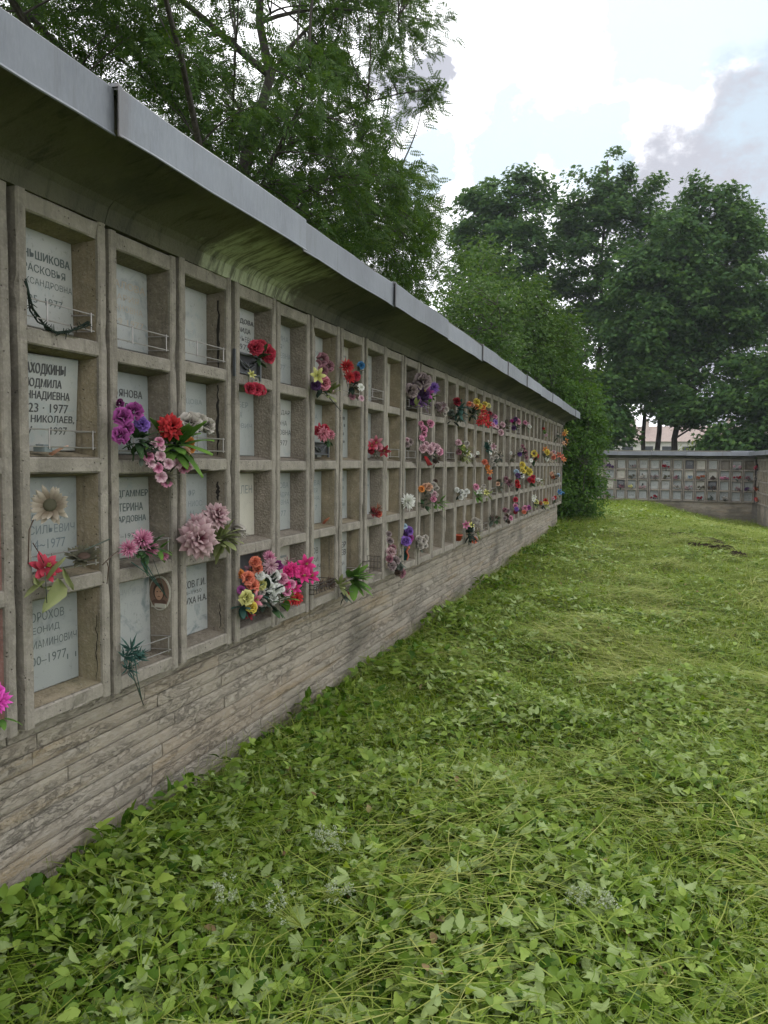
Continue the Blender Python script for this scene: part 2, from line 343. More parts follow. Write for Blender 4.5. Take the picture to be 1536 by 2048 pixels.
bump(t, p, b, 0.9, 0.03); t.links.new(col, p.inputs['Base Color']); p.inputs['Roughness'].default_value = 1; p.inputs['Specular IOR Level'].default_value = 0.1
M['thatch'] = m
gx = np.concatenate((np.array([-300, -100, -50, -30, -20, -14, -10, -7]), np.arange(-5, 12, 0.25), np.array([13, 16, 20, 30, 50, 100, 300])))
gy = np.concatenate((np.array([-300, -100, -30, -12, -6]), np.arange(-3, 38, 0.25), np.array([40, 46, 55, 70, 100, 160, 300])))
X, Y = np.meshgrid(gx, gy); Z = gz(X, Y)
nx, ny = len(gx), len(gy)
gv = np.stack([X, Y, Z], -1).reshape(1, -1, 3)
gf = [[j * nx + i, j * nx + i + 1, (j + 1) * nx + i + 1, (j + 1) * nx + i] for j in range(ny - 1) for i in range(nx - 1)]
tag(link('ground', np_mesh('ground', [(gv, gf, 0)], M['thatch'], True)), kind='structure')

# ------------------------------------------------------------------ columbarium walls
PITCH_C, WCOL, RIB = 0.467, 0.439, 0.042
ZTOP, ZBOT = 2.415, 0.59
OPT = [2.35, 1.91, 1.47, 1.03]; OH = 0.382
def jit_fn(seed, amp, chip=0.0):
    def f(p, k, j):
        q = Vector((p[0] * 9 + seed, p[1] * 9 + j * .37, p[2] * 9))
        n = mnoise.noise_vector(q) * amp
        p = [p[0] + n.x, p[1] + n.y * .7, p[2] + n.z * .3]
        if chip:
            c = mnoise.noise(Vector((seed * 3.1 + j * 5.3, p[2] * 6 + p[1] * 6, seed)))
            if c > 0.36: p[0] -= chip * (c - 0.36) * 4
        return p
    return f
def column_mesh(seed, inner, cracks=()):
    b = MB(); rs = random.Random(seed)
    c = 0.006
    zs = [ZBOT + (ZTOP - ZBOT) * i / 46 for i in range(47)]
    for y0 in (0.0, WCOL - RIB):
        y1 = y0 + RIB
        prof = [(-0.14, y0), (-c, y0), (0, y0 + c), (0, y1 - c), (-c * 1.5, y1), (-0.14, y1)]
        b.sweep(prof, 'z', zs, 0, jit_fn(seed + y0 * 10, 0.0022, 0.012))
    ya, yb = RIB - 0.003, WCOL - RIB + 0.003
    ys = [ya + (yb - ya) * i / 12 for i in range(13)]
    bars = [(OPT[0], ZTOP - 0.001)] + [(OPT[i + 1], OPT[i] - OH) for i in range(3)] + [(ZBOT + 0.001, OPT[3] - OH)]
    for i, (z0, z1) in enumerate(bars):
        prof = [(-0.13, z0), (-0.006 - c, z0), (-0.006, z0 + c), (-0.006, z1 - c), (-0.006 - c, z1), (-0.13, z1)]
        b.sweep(prof, 'y', ys, 0, jit_fn(seed + i * 7.7, 0.0025, 0.014), caps=False)
    for zt in OPT:
        f = [(-0.016, RIB + 0.001, zt - OH + 0.002), (-0.016, WCOL - RIB - 0.001, zt - OH + 0.002), (-0.016, WCOL - RIB - 0.001, zt - 0.002), (-0.016, RIB + 0.001, zt - 0.002)]
        k = [(-0.122, RIB + 0.018, zt - OH + 0.022), (-0.122, WCOL - RIB - 0.018, zt - OH + 0.022), (-0.122, WCOL - RIB - 0.018, zt - 0.018), (-0.122, RIB + 0.018, zt - 0.018)]
        b.add(f + k, [(0, 1, 5, 4), (1, 2, 6, 5), (2, 3, 7, 6), (3, 0, 4, 7), (4, 5, 6, 7)], 1)
    for (row, xo, f0, f1, wd) in cracks:
        zt = OPT[row]; z0 = zt - OH * f0; z1 = zt - OH * f1; n = 14; L_ = []; R_ = []
        for i in range(n + 1):
            u = i / n; z = z0 + (z1 - z0) * u; xx = xo + rs.uniform(-.004, .004); ww = wd * (0.35 + 0.65 * math.sin(math.pi * min(1, max(0.06, u)))) * rs.uniform(.6, 1.2) / 2
            yy = lambda x: WCOL - RIB - 0.001 - 0.017 * (-x - 0.016) / 0.106 - 0.0018
            L_.append((xx - ww, yy(xx - ww), z)); R_.append((xx + ww, yy(xx + ww), z))
        b.add(L_ + R_, [(i, i + 1, n + 2 + i, n + 1 + i) for i in range(n)], 2)
    return b.mesh('niche_column', [M['concrete'], M[inner], M['crack']])
COLMESH = {}
def get_col(seed, inner):
    if (seed, inner) not in COLMESH: COLMESH[(seed, inner)] = column_mesh(seed, inner)
    return COLMESH[(seed, inner)]
# text --------------------------------------------------------------
def text_faces(txt, width, height, bold=0.0):
    cu = bpy.data.curves.new('t', 'FONT'); cu.body = txt; cu.size = 1.0; cu.align_x = 'CENTER'; cu.resolution_u = 2; cu.offset = bold
    ob = bpy.data.objects.new('t', cu); COL.objects.link(ob)
    dg = bpy.context.evaluated_depsgraph_get(); me = bpy.data.meshes.new_from_object(ob.evaluated_get(dg))
    vs = [tuple(q.co) for q in me.vertices]; fs = [tuple(q.vertices) for q in me.polygons]
    bpy.data.objects.remove(ob); bpy.data.curves.remove(cu); bpy.data.meshes.remove(me)
    if not vs: return [], []
    x0 = min(q[0] for q in vs); x1 = max(q[0] for q in vs); y0 = min(q[1] for q in vs); y1 = max(q[1] for q in vs)
    sx = width / max(1e-6, x1 - x0); sy = height / max(1e-6, y1 - y0)
    return [((q[0] - (x0 + x1) / 2) * sx, (q[1] - y0) * sy) for q in vs], fs
PW, PH = 0.316, 0.346
def plaque_mesh(stone, lines, ink):
    """slab, origin at its bottom centre on the back wall; lines: (text, width, height, z from the bottom, y offset[, bold])"""
    b = MB(); h = PH; c = 0.004
    b.add([(0, -PW / 2, 0), (0.018 - c, -PW / 2, 0), (0.018, -PW / 2 + c, c), (0.018, PW / 2 - c, c), (0.018 - c, PW / 2, 0), (0, PW / 2, 0),
           (0, -PW / 2, h), (0.018 - c, -PW / 2, h), (0.018, -PW / 2 + c, h - c), (0.018, PW / 2 - c, h - c), (0.018 - c, PW / 2, h), (0, PW / 2, h)],
          [(2, 3, 9, 8), (1, 2, 8, 7), (3, 4, 10, 9), (7, 8, 9, 10), (6, 7, 10, 11), (1, 4, 3, 2), (0, 1, 7, 6), (4, 5, 11, 10), (0, 5, 4, 1), (0, 6, 11, 5)], 0)
    for ln in lines:
        tx, wd, ht, z, yo = ln[:5]
        vs, fs = text_faces(tx, wd, ht)
        for k in range(3 if len(ln) > 5 else 1):
            d = 0.0 if len(ln) <= 5 else (k - 1) * 0.10 * ln[5]; b.add([(0.0186 + .0002 * k, yo + x + d, z + y + d * .5) for x, y in vs], fs, 1)
    return b.mesh('plaque', [M[stone], M[ink]])
def dash_plaque(stone, ink, seed):
    b = MB(); rs = random.Random(seed); b.v = []; me = None
    c = 0.003; h = PH
    b.box((0, -PW / 2, 0), (0.018, PW / 2, h), 0)
    z = 0.27
    for k in range(rs.choice((3, 4, 4, 5))):
        wd = rs.uniform(.14, .26); ht = rs.uniform(.014, .022); y = -wd / 2
        while y < wd / 2:
            l = rs.uniform(.006, .013); b.add([(0.0188, y, z), (0.0188, y + l, z), (0.0188, y + l, z + ht), (0.0188, y, z + ht)], [(0, 1, 2, 3)], 1); y += l + (0.004 if rs.random() < .85 else .02)
        z -= rs.uniform(.045, .062)
    return b.mesh('plaque', [M[stone], M[ink]])
def rail_mesh():
    b = MB(); y0, y1 = RIB + 0.006, WCOL - RIB - 0.012; r = 0.0026
    for z in (0.035, 0.095):
        b.tube([(-0.10, y0 + .02, z), (-0.012, y0, z), (-0.008, y0 + .004, z), (-0.008, y1 - .004, z), (-0.012, y1, z), (-0.10, y1 - .02, z)], r, seg=6)
    for f in (0.26, 0.93):
        y = y0 + (y1 - y0) * f; b.tube([(-0.0045, y, 0.028), (-0.0045, y, 0.10)], r * 1.05, seg=6)
    return b.mesh('wire_rail', [M['wire']])
RAIL = rail_mesh()
def coping_mesh(seed, ln):
    b = MB(); rs = random.Random(seed)
    prof = [(-0.86, 2.775), (0.338, 2.707), (0.346, 2.700), (0.346, 2.562), (0.352, 2.553), (0.349, 2.550), (0.339, 2.560), (0.339, 2.694), (-0.86, 2.765)]
    ts = [0.003 + (ln - 0.006) * i / 8 for i in range(9)]
    def j(p, k, jj):
        n = mnoise.noise_vector(Vector((seed * 2.3, p[1] * 2.5, p[2] * 4))); return [p[0] + n.x * .006, p[1], p[2] + n.y * .008]
    b.sweep(prof, 'y', ts, 0, j)
    prof2 = [(q[0] + (.004 if q[0] > 0.3 else 0), q[1] + (.004 if q[1] > 2.65 else -.001)) for q in prof]     # standing lap at the joint
    b.sweep(prof2[:4] + [(0.3525, 2.550), (0.345, 2.550), (0.345, 2.70), (-0.86, 2.77)], 'y', [-0.004, 0.012], 0, j)
    return b.mesh('coping_sheet', [M['zinc']])
def eave_mesh(seed, ln):
    b = MB()
    prof = [(-0.80, 2.42), (-0.004, 2.42), (0.006, 2.45), (0.016, 2.478), (0.04, 2.500), (0.09, 2.518), (0.17, 2.543), (0.25, 2.568), (0.322, 2.590), (0.322, 2.715), (-0.80, 2.78)]
    ts = [0.002 + (ln - 0.004) * i / 24 for i in range(25)]
    def j(p, k, jj):
        n = mnoise.noise_vector(Vector((p[0] * 5 + seed, p[1] * 4 + seed * 3, p[2] * 5))); return [p[0], p[1], p[2] + n.z * .005] if 0.02 < p[0] < 0.3 else p
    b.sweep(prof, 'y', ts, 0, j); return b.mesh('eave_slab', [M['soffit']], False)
def stones_mesh(ylen, zlo, seed):
    rs = random.Random(seed); b = MB(); z = ZBOT - 0.004; ch = 0.0605
    while z > zlo:
        y = -rs.uniform(0, .4); h = ch
        while y < ylen:
            l = rs.uniform(.5, 1.3); a = max(y, 0.0); e = min(y + l, ylen)
            if e - a > 0.03:
                xo = -0.085 + rs.uniform(-.0025, .0025); tl = rs.uniform(-.001, .001); nn = max(2, int((e - a) / .05)); mm = 4; vs = []
                g = 0.0024
                for jz in range(mm + 1):
                    for iy in range(nn + 1):
                        yy = a + g + (e - a - 2 * g) * iy / nn; zz = z - h + g + (h - 2 * g) * jz / mm
                        d = mnoise.fractal(Vector((seed, yy * 4, zz * 40 + y)), 0.9, 2.0, 4) * 0.0010
                        if iy in (0, nn) or jz in (0, mm): d -= 0.003
                        vs.append((xo + d + tl * (jz - 2), yy, zz))
                fs = [(j * (nn + 1) + i, j * (nn + 1) + i + 1, (j + 1) * (nn + 1) + i + 1, (j + 1) * (nn + 1) + i) for j in range(mm) for i in range(nn)]
                q = len(vs); ring = [0, nn, mm * (nn + 1) + nn, mm * (nn + 1)]
                vs += [(-0.13, vs[i][1], vs[i][2]) for i in ring]
                for k in range(4): pass
                bot = list(range(0, nn + 1)); top = [mm * (nn + 1) + i for i in range(nn + 1)]
                lef = [j * (nn + 1) for j in range(mm + 1)]; rig = [j * (nn + 1) + nn for j in range(mm + 1)]
                fs += [tuple([q, q + 1] + bot[::-1]), tuple([q + 3, q + 2] + top[::-1]), tuple([q, q + 3] + lef[::-1]), tuple([q + 1, q + 2] + rig[::-1])]
                b.add(vs, fs, 0)
            y += l
        z -= ch
    return b.mesh('stone_base', [M['stone']])
def make_wall(name, label, loc, rz, ncol, y0, inners, plaques, rails, zlo, extra_end=0.25, core_ext=0.0):
    root = tag(empty(name, loc, rz), label, 'columbarium wall')
    ylen = y0 + ncol * PITCH_C
    b = MB(); b.box((-0.78, y0 - 0.02, zlo), (-0.12, ylen + core_ext, 2.424)); b.build('wall_core', M['core'], root)
    so = link('stone_base', stones_mesh(ylen - y0 - 0.05, zlo, len(name) + ncol), root, (0, y0, 0))
    y = y0; k = 0
    while y < ylen + extra_end - 0.3:
        ln = min(1.4 * 2, ylen + extra_end - y)
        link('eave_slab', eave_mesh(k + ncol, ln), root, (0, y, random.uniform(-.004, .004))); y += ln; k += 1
    y = y0 - 0.385; k = 0
    while y < ylen + extra_end - 0.05:
        ln = min(1.401, ylen + extra_end + 0.02 - y)
        c = link('coping_sheet', coping_mesh(k + ncol * 3, ln), root, (random.uniform(.003, .007), y, random.uniform(-.005, .005)), (R(random.uniform(-.22, .22)), R(random.uniform(-.25, .25)), R(random.uniform(-.1, .1)))); y += ln; k += 1
    cols = {}
    for i in range(ncol):
        c = link('niche_column', inners(i), root, (random.uniform(-.006, .006), y0 + 0.028 + i * PITCH_C + random.uniform(-.003, .003), random.uniform(-.006, .006)))
        cols[i] = c
        for r in range(4):
            pm, tilt = plaques(i, r)
            if pm is not None:
                link('plaque', pm, c, (-0.1205, WCOL / 2, OPT[r] - OH + 0.021), tilt)
            if rails(i, r): link('wire_rail', RAIL, c, (0, 0, OPT[r] - OH + 0.001), (0, 0, R(random.uniform(-1, 1))))
    return root, cols
# plaques of the near wall, keyed (column counted from the first whole one = 1, row from the top = 1)
TX = {
 (1, 1): ('marble_white', 'ink_green', [('МЕНЬШИКОВА', .285, .030, .243, 0.0, .012), ('ПРАСКОВЬЯ', .235, .028, .196, 0, .004), ('АЛЕКСАНДРОВНА', .300, .028, .148, .002), ('1895–1977', .21, .027, .088, -.005)]),
 (1, 2): ('marble_white', 'ink_black', [('НАХОДКИНЫ', .215, .044, .272, -.02, .02), ('ЛЮДМИЛА', .19, .036, .226, -.025, .015), ('ГЕННАДИЕВНА', .25, .034, .184, -.012, .012), ('23 · 1977', .195, .032, .142, 0.01, .008), ('К НИКОЛАЕВ,', .25, .030, .102, .015, .01), ('У      1997', .20, .030, .062, .005, .004)]),
 (1, 3): ('marble_grey', 'ink_blue', [('АЛЕКСЕЙ', .20, .03, .188, -.01), ('ВАСИЛЬЕВИЧ', .285, .032, .138, .0), ('1914~1977', .225, .036, .082, -.02)]),
 (1, 4): ('marble_grey', 'ink_green', [('ШОРОХОВ', .205, .034, .258, -.02), ('ЛЕОНИД', .165, .030, .208, -.025), ('ВЕНИАМИНОВИЧ', .295, .030, .158, 0), ('1900–1977', .22, .034, .096, -.02), ('| |', .05, .02, .085, .118)]),
 (2, 1): ('marble_vein', 'ink_ochre', [('КАЛОВА', .24, .03, .25, .02, .01), ('МАРИЯ', .19, .026, .20, 0), ('ИВАНОВНА', .24, .026, .155, 0), ('1899 1977', .25, .026, .10, 0)]),
 (2, 2): ('marble_grey', 'ink_black', [('УЛЬЯНОВА', .245, .032, .242, -.01, .012), ('ВАРВАРА', .21, .032, .185, .01, .012)]),
 (2, 3): ('marble_white', 'ink_green', [('ВАЛДГАММЕР', .295, .034, .255, 0, .01), ('ЕКАТЕРИНА', .24, .034, .20, -.01, .008), ('ЭДУАРДОВНА', .27, .032, .148, -.005, .01), ('1897–1977', .2, .02, .085, -.03)]),
 (2, 4): ('marble_vein', 'ink_faint', [('КОНЧУГОВЫ', .27, .034, .272, -.01), ('А.П.  1977', .2, .024, .222, -.02)]),
 (3, 1): ('marble_white', 'ink_faint', [('С', .03, .028, .26, .03), ('ФИМА', .15, .028, .205, .05), ('АЛЕКСЕЕВНА', .27, .024, .12, 0), ('1977', .12, .024, .07, .06)]),
 (3, 2): ('marble_grey', 'ink_grey', [('РЦОВА', .17, .028, .235, .03), ('1977', .12, .026, .085, .03)]),
 (3, 3): ('marble_grey', 'ink_grey', [('ФР', .06, .032, .235, .02), ('НИОС', .12, .028, .185, .05), ('Н', .03, .03, .135, .02)]),
 (3, 4): ('marble_vein', 'ink_black', [('ХОВ Г.И.', .19, .036, .228, .045, .01), ('1898–1950', .21, .018, .196, .0), ('ЖУХА Н.А.', .23, .032, .15, .035, .012)]),
 (4, 1): ('marble_white', 'ink_black', [('ВЕДОВА', .21, .03, .262, .04, .02), ('ЗИНАИДА', .22, .03, .215, .0, .012), ('АНАНЬЕВН', .25, .028, .172, .01), ('1977', .13, .03, .128, .035), ('НА', .06, .03, .082, -.01), ('АЛЕКСАРОВНА', .29, .026, .036, .005)]),
 (4, 2): ('marble_grey', 'ink_grey', [('ЛЬБЕР', .18, .03, .26, .0), ('НА', .05, .03, .205, .0), ('РОВИЧ', .2, .026, .15, .03)]),
 (4, 3): ('marble_cream', 'ink_grey', [('АЛЕН', .17, .045, .235, .05)]),
 (4, 4): ('marble_dark', 'ink_grey', []),
 (5, 1): ('marble_grey', 'ink_grey', [('ИТИНА', .2, .032, .25, .03), ('АЯ', .07, .03, .2, .01), ('ТИЕВНА', .21, .03, .15, .05), ('1977', .12, .03, .08, .02)]),
 (5, 2): ('marble_white', 'ink_black', [('НДАР', .16, .032, .25, .06), ('ЬНА', .1, .03, .19, .05), ('РОВНА', .19, .03, .135, .06), ('1977', .12, .032, .07, .05)]),
 (5, 3): ('marble_grey', 'ink_grey', [('НОВА', .16, .034, .255, .05), ('АНДРА', .18, .03, .2, .055), ('ОВНА', .15, .03, .155, .06), ('1977', .13, .034, .085, .03)]),
 (6, 1): ('marble_white', 'ink_grey', [('ОВА', .12, .03, .22, .08), ('А', .03, .03, .17, .08)]),
 (6, 2): ('marble_grey', 'ink_grey', [('А', .04, .03, .25, .06)]),
 (6, 3): ('marble_grey', 'ink_grey', [('ВА', .09, .034, .255, .08), ('ТЯ', .06, .03, .205, .06), ('НА', .09, .03, .155, .08), ('7', .03, .034, .09, .07)]),
 (6, 4): ('marble_white', 'ink_black', [('ОВ', .09, .04, .24, .07), ('АЙ', .08, .04, .185, .075), ('ОВИЧ', .16, .036, .13, .07), ('23', .07, .036, .085, .08)]),
 (7, 4): ('marble_white', 'ink_black', [('ЕР', .09, .04, .23, .09, .02), ('ЕВ', .09, .04, .175, .09, .02), ('Й', .04, .03, .10, .09)]),
}
DASH = [dash_plaque(s, i, k) for k, (s, i) in enumerate((('marble_white', 'ink_grey'), ('marble_grey', 'ink_black'), ('marble_white', 'ink_black'), ('marble_cream', 'ink_grey'), ('marble_vein', 'ink_grey'), ('marble_grey', 'ink_grey'), ('marble_dark', 'ink_faint'), ('marble_white', 'ink_blue')))]
NEAR0 = 2.0126 - 5 * PITCH_C                 # five more columns stand outside the frame, to the left
SPECIAL = {0: (31, 'inner_red', ((3, -.045, .35, .95, .008),)), 1: (5, 'inner_tan', ((3, -.03, .3, .98, .004),)), 2: (6, 'inner_grey', ()), 3: (8, 'inner_grey', ((0, -.045, .12, .98, .016), (1, -.05, .05, .96, .014), (2, -.05, .15, .4, .02), (3, -.04, .6, .95, .006))),
           4: (11, 'inner_pebble', ()), 5: (12, 'inner_pebble', ()), 6: (14, 'inner_tan', ()), 7: (15, 'inner_tan', ()), 8: (16, 'inner_pebble', ()), 9: (17, 'inner_tan', ())}
def near_inner(i):
    c = i - 4
    if c in SPECIAL: return column_mesh(*SPECIAL[c])
    return get_col((i * 7) % 5 + 20, ('inner_grey', 'inner_tan', 'inner_grey', 'inner_pebble', 'inner_grey')[(i * 5 + i // 3) % 5])
def near_plaque(i, r):
    k = (i - 4, r + 1); tilt = (0, R(random.uniform(-1.2, .5)), 0)
    if k == (1, 2): tilt = (R(1.5), R(4.5), 0)
    if k in TX: return plaque_mesh(TX[k][0], TX[k][2], TX[k][1]), tilt
    return DASH[(i * 3 + r * 5 + i * r) % 6], tilt
RAILS = {(1, 1), (1, 2), (1, 3), (2, 1), (2, 2), (2, 3), (2, 4), (3, 1), (3, 2), (7, 1), (7, 4), (8, 1), (8, 2), (9, 2), (10, 1), (10, 2), (13, 2), (15, 2), (18, 3), (17, 4), (30, 4), (22, 1), (20, 1)}
wall, NC = make_wall('columbarium_wall', 'long concrete wall of four niche rows with zinc coping running from the left foreground', (0, 0, 0), 0, 40, NEAR0, near_inner, near_plaque, lambda i, r: (i - 4, r + 1) in RAILS, -0.22)
FARX1 = 6.05; ZF = -0.635; FARN = 20
farw, FC = make_wall('columbarium_wall', 'low grey niche wall crossing the far end of the lawn below the maples', (FARX1 - FARN * PITCH_C - 0.03, 35.5, ZF), R(-90), FARN, 0.0,
    lambda i: get_col(20 + i % 5, 'inner_grey'), lambda i, r: ((None if (i, r) in ((FARN - 3, 0), (FARN - 1, 0)) else DASH[(i * 5 + r * 3 + (i * r) % 4) % 8]), (0, 0, 0)), lambda i, r: False, -0.62, 0.0, 0.8)
rgtw, RC = make_wall('columbarium_wall', 'short stretch of niche wall meeting the far wall at the right corner', (FARX1 + 0.02, 35.5 - 0.04, ZF), R(180), 16, 0.0,
    lambda i: get_col(20 + i % 5, 'inner_tan'), lambda i, r: (DASH[(i * 3 + r * 5) % 6], (0, 0, 0)), lambda i, r: False, -0.62, 0.0)
# ------------------------------------------------------------------ foliage
def leafmat(name, c1, c2, c3, trans=0.3, rough=0.6, spec=0.12, under=None):
    m, t, p, o = mat(name); g = t.nodes.new('ShaderNodeNewGeometry')
    r = t.nodes.new('ShaderNodeValToRGB'); e = r.color_ramp.elements; e.new(0.5)
    for i, c in enumerate((c1, c2, c3)): e[i].position = (0.0, 0.55, 1.0)[i]; e[i].color = (*c, 1)
    t.links.new(g.outputs['Random Per Island'], r.inputs[0])
    n = noi(t, pos(t), 0.9, 3); col = mixc(t, mrange(t, n, 0.35, 0.65, 0, 0.45), r.outputs[0], tuple(0.5 * (a + b) for a, b in zip(c1, c2)))
    if under: col = mixc(t, mth(t, 'MULTIPLY', g.outputs['Backfacing'], 0.8), col, under)
    t.links.new(col, p.inputs['Base Color']); p.inputs['Roughness'].default_value = rough; p.inputs['Specular IOR Level'].default_value = spec
    tr = t.nodes.new('ShaderNodeBsdfTranslucent'); hv = t.nodes.new('ShaderNodeHueSaturation'); hv.inputs['Hue'].default_value = 0.485; hv.inputs['Saturation'].default_value = 1.15; hv.inputs['Value'].default_value = 1.5
    t.links.new(col, hv.inputs['Color']); t.links.new(hv.outputs[0], tr.inputs[0])
    mx = t.nodes.new('ShaderNodeMixShader'); mx.inputs[0].default_value = trans; t.links.new(p.outputs[0], mx.inputs[1]); t.links.new(tr.outputs[0], mx.inputs[2]); t.links.new(mx.outputs[0], o.inputs[0])
    return m
def barkmat(name, c1, c2):
    m, t, p, o = mat(name); v = pos(t, (9, 9, 2)); a = noi(t, v, 2.5, 6, 0.65)
    t.links.new(mixc(t, mrange(t, a, 0.35, 0.65, 0, 1), c1, c2), p.inputs['Base Color']); bump(t, p, a, 0.8, 0.03); p.inputs['Roughness'].default_value = 0.95; return m
M['bark'] = barkmat('dark_bark', (0.035, 0.03, 0.026), (0.075, 0.066, 0.056))
M['rowan_leaf'] = leafmat('rowan_leaf', (0.034, 0.074, 0.018), (0.054, 0.108, 0.022), (0.090, 0.150, 0.030), 0.34)
M['maple_leaf'] = leafmat('maple_leaf', (0.038, 0.086, 0.030), (0.060, 0.124, 0.034), (0.100, 0.176, 0.040), 0.34)
M['shrub_leaf'] = leafmat('shrub_leaf', (0.036, 0.080, 0.017), (0.056, 0.112, 0.022), (0.092, 0.155, 0.030), 0.3)
M['bush_leaf'] = leafmat('bush_leaf', (0.036, 0.090, 0.016), (0.058, 0.125, 0.018), (0.09, 0.165, 0.024), 0.3)
M['yellow_leaf'] = leafmat('yellow_leaf', (0.09, 0.14, 0.025), (0.13, 0.18, 0.03), (0.17, 0.21, 0.04), 0.35)
# leaf templates, unit long, heading +x
MAPLE = np.array([(0.32, 0, 0.03), (0, 0, 0), (0.10, 0.20, -.01), (0.0, 0.46, -.07), (0.30, 0.26, -.01), (0.52, 0.52, -.08), (0.58, 0.18, 0), (1.0, 0, -.10), (0.58, -.18, 0), (0.52, -.52, -.08), (0.30, -.26, -.01), (0.0, -.46, -.07), (0.10, -.20, -.01)]) - (0.2, 0, 0)
MAPLE_F = [[0, i, i % 12 + 1] for i in range(1, 13)]
def pinnate():
    v = []; f = []
    for k in range(6):
        u = 0.16 + 0.125 * k; z = -0.12 * u * u; s = 0.27 * (1 - 0.25 * abs(k - 2.5) / 2.5)
        for sg in (1, -1):
            b = len(v); d = np.array((0.42, 0.9 * sg, -0.10)); d /= np.linalg.norm(d); n = np.array((0.9, -0.42 * sg, 0)); q = np.array((u, 0, z))
            v += [q, q + d * s * .45 + n * s * .23, q + d * s, q + d * s * .45 - n * s * .23]; f.append([b, b + 1, b + 2, b + 3])
    b = len(v); v += [np.array((0.86, 0, -.16)), np.array((0.97, .05, -.2)), np.array((1.12, 0, -.27)), np.array((0.97, -.05, -.2))]; f.append([b, b + 1, b + 2, b + 3])
    b = len(v); v += [np.array((0, .006, 0)), np.array((0.5, .005, -.055)), np.array((0.9, 0, -.17)), np.array((0.5, -.005, -.055)), np.array((0, -.006, 0))]; f.append([b, b + 1, b + 2, b + 3, b + 4])
    return np.array(v), f
PINN, PINN_F = pinnate()
OVATE = np.array([(0, 0, 0), (0.28, 0.21, 0.05), (0.62, 0.19, 0.03), (1, 0, -0.1), (0.62, -.19, 0.03), (0.28, -.21, 0.05), (0.35, 0, 0), (0.7, 0, -0.03)])
OVATE_F = [[0, 6, 1], [1, 6, 7, 2], [2, 7, 3], [0, 5, 6], [5, 4, 7, 6], [4, 3, 7]]
def bez(a, b, c, n):
    return [a * ((1 - u) ** 2) + b * (2 * u * (1 - u)) + c * (u * u) for u in [i / (n - 1) for i in range(n)]]
def tree(name, label, cat, trunk, r0, ells, nclump, per, cr, leafsize, tpl, tplf, mleaf, group=None, mode='pad', shell=0.5, upn=1.0, twig=True, minz=None, maxx=None, limbs=14):
    """trunk: list of points; ells: (centre, radii, weight); leaves sit in clumps at the ends of branches"""
    base = Vector(trunk[0]); root = tag(empty(name, base), label, cat, group)
    tb = MB(); T = [Vector(q) - base for q in trunk]
    fine = []
    for i in range(len(T) - 1):
        for k in range(4): fine.append(T[i].lerp(T[i + 1], k / 4) + Vector((random.uniform(-1, 1), random.uniform(-1, 1), 0)) * r0 * 0.35 * (0 if i == k == 0 else 1))
    fine.append(T[-1]); tb.tube(fine, r0, r0 * 0.18, 9)
    cen = []; ws = np.array([e[2] for e in ells], float); ws /= ws.sum()
    while len(cen) < nclump:
        e = ells[rng.choice(len(ells), p=ws)]; d = unit(1)[0]
        rr = shell + (1 - shell) * rng.random() ** 0.6
        q = np.array(e[0]) + d * np.array(e[1]) * rr
        if minz is not None and q[2] < minz(q): continue
        if maxx is not None and q[0] > maxx(q): continue
        cen.append(q)
    cen = np.array(cen) - np.array(base)
    nl = max(6, nclump // limbs); limbpts = []
    order = rng.permutation(nclump)
    for oi_, ix in enumerate(order):
        qv = Vector(cen[ix])
        if oi_ < nl:
            hz = max(0.25, qv.z - (qv - Vector((T[-1].x, T[-1].y, qv.z))).length * random.uniform(.35, .7)); hz = min(hz, T[-1].z * .97)
            a = min(fine, key=lambda s: abs(s.z - hz))
        else:
            a = min(limbpts, key=lambda s: (s - qv).length + 0.35 * max(0, s.z - qv.z))
        dist = (qv - a).length
        mid = a.lerp(qv, 0.5) + Vector((random.uniform(-.15, .15), random.uniform(-.15, .15), .14)) * dist
        rb = (min(r0 * 0.36, 0.012 + 0.008 * dist) if oi_ < nl else min(.02, .006 + .006 * dist)) * random.uniform(.7, 1.1)
        pth = bez(a, mid, qv, 8); tb.tube(pth, rb, 0.004, 5, caps=False)
        if oi_ < nl: limbpts += pth[2:]
        if twig:
            for _ in range(2):
                e2 = qv + Vector((random.uniform(-1, 1) * cr[0], random.uniform(-1, 1) * cr[0], random.uniform(-.4, .5) * cr[1]))
                s2 = pth[random.choice((5, 6))]; tb.tube([s2, s2.lerp(e2, .5) + Vector((0, 0, .02)), e2], .004, 0.0025, 4, caps=False)
    tb.build('trunk', M['bark'], root, True)
    n = nclump * per; ci = np.repeat(np.arange(nclump), per)
    size = rng.uniform(0.65, 1.25, nclump)[ci]
    off = unit(n) * (rng.random((n, 1)) ** 0.45) * np.array((cr[0], cr[0], cr[1])) * size[:, None]
    if mode == 'pad': off[:, 2] -= 0.14 * (off[:, 0] ** 2 + off[:, 1] ** 2) / max(cr[0], .1)
    P = cen[ci] + off
    axis = np.array((T[-1].x, T[-1].y, 0)); outw = P - axis; outw[:, 2] = 0; outw /= np.maximum(np.linalg.norm(outw, axis=1, keepdims=True), .1)
    nrm = np.array((0, 0, upn)) + outw * 0.45 + unit(n) * 0.9
    head = off * np.array((1, 1, 0.2)) / cr[0] + outw * 0.5 + unit(n) * (0.5 if mode == 'pad' else 0.9) + np.array((0, 0, -0.2))
    V = inst(tpl, P, frames(nrm, head), leafsize * rng.uniform(0.65, 1.2, n))
    link('crown', np_mesh('crown', [(V, tplf, 0)], M[mleaf]), root)
    return root
g_ = lambda x, y: float(gz(x, y))
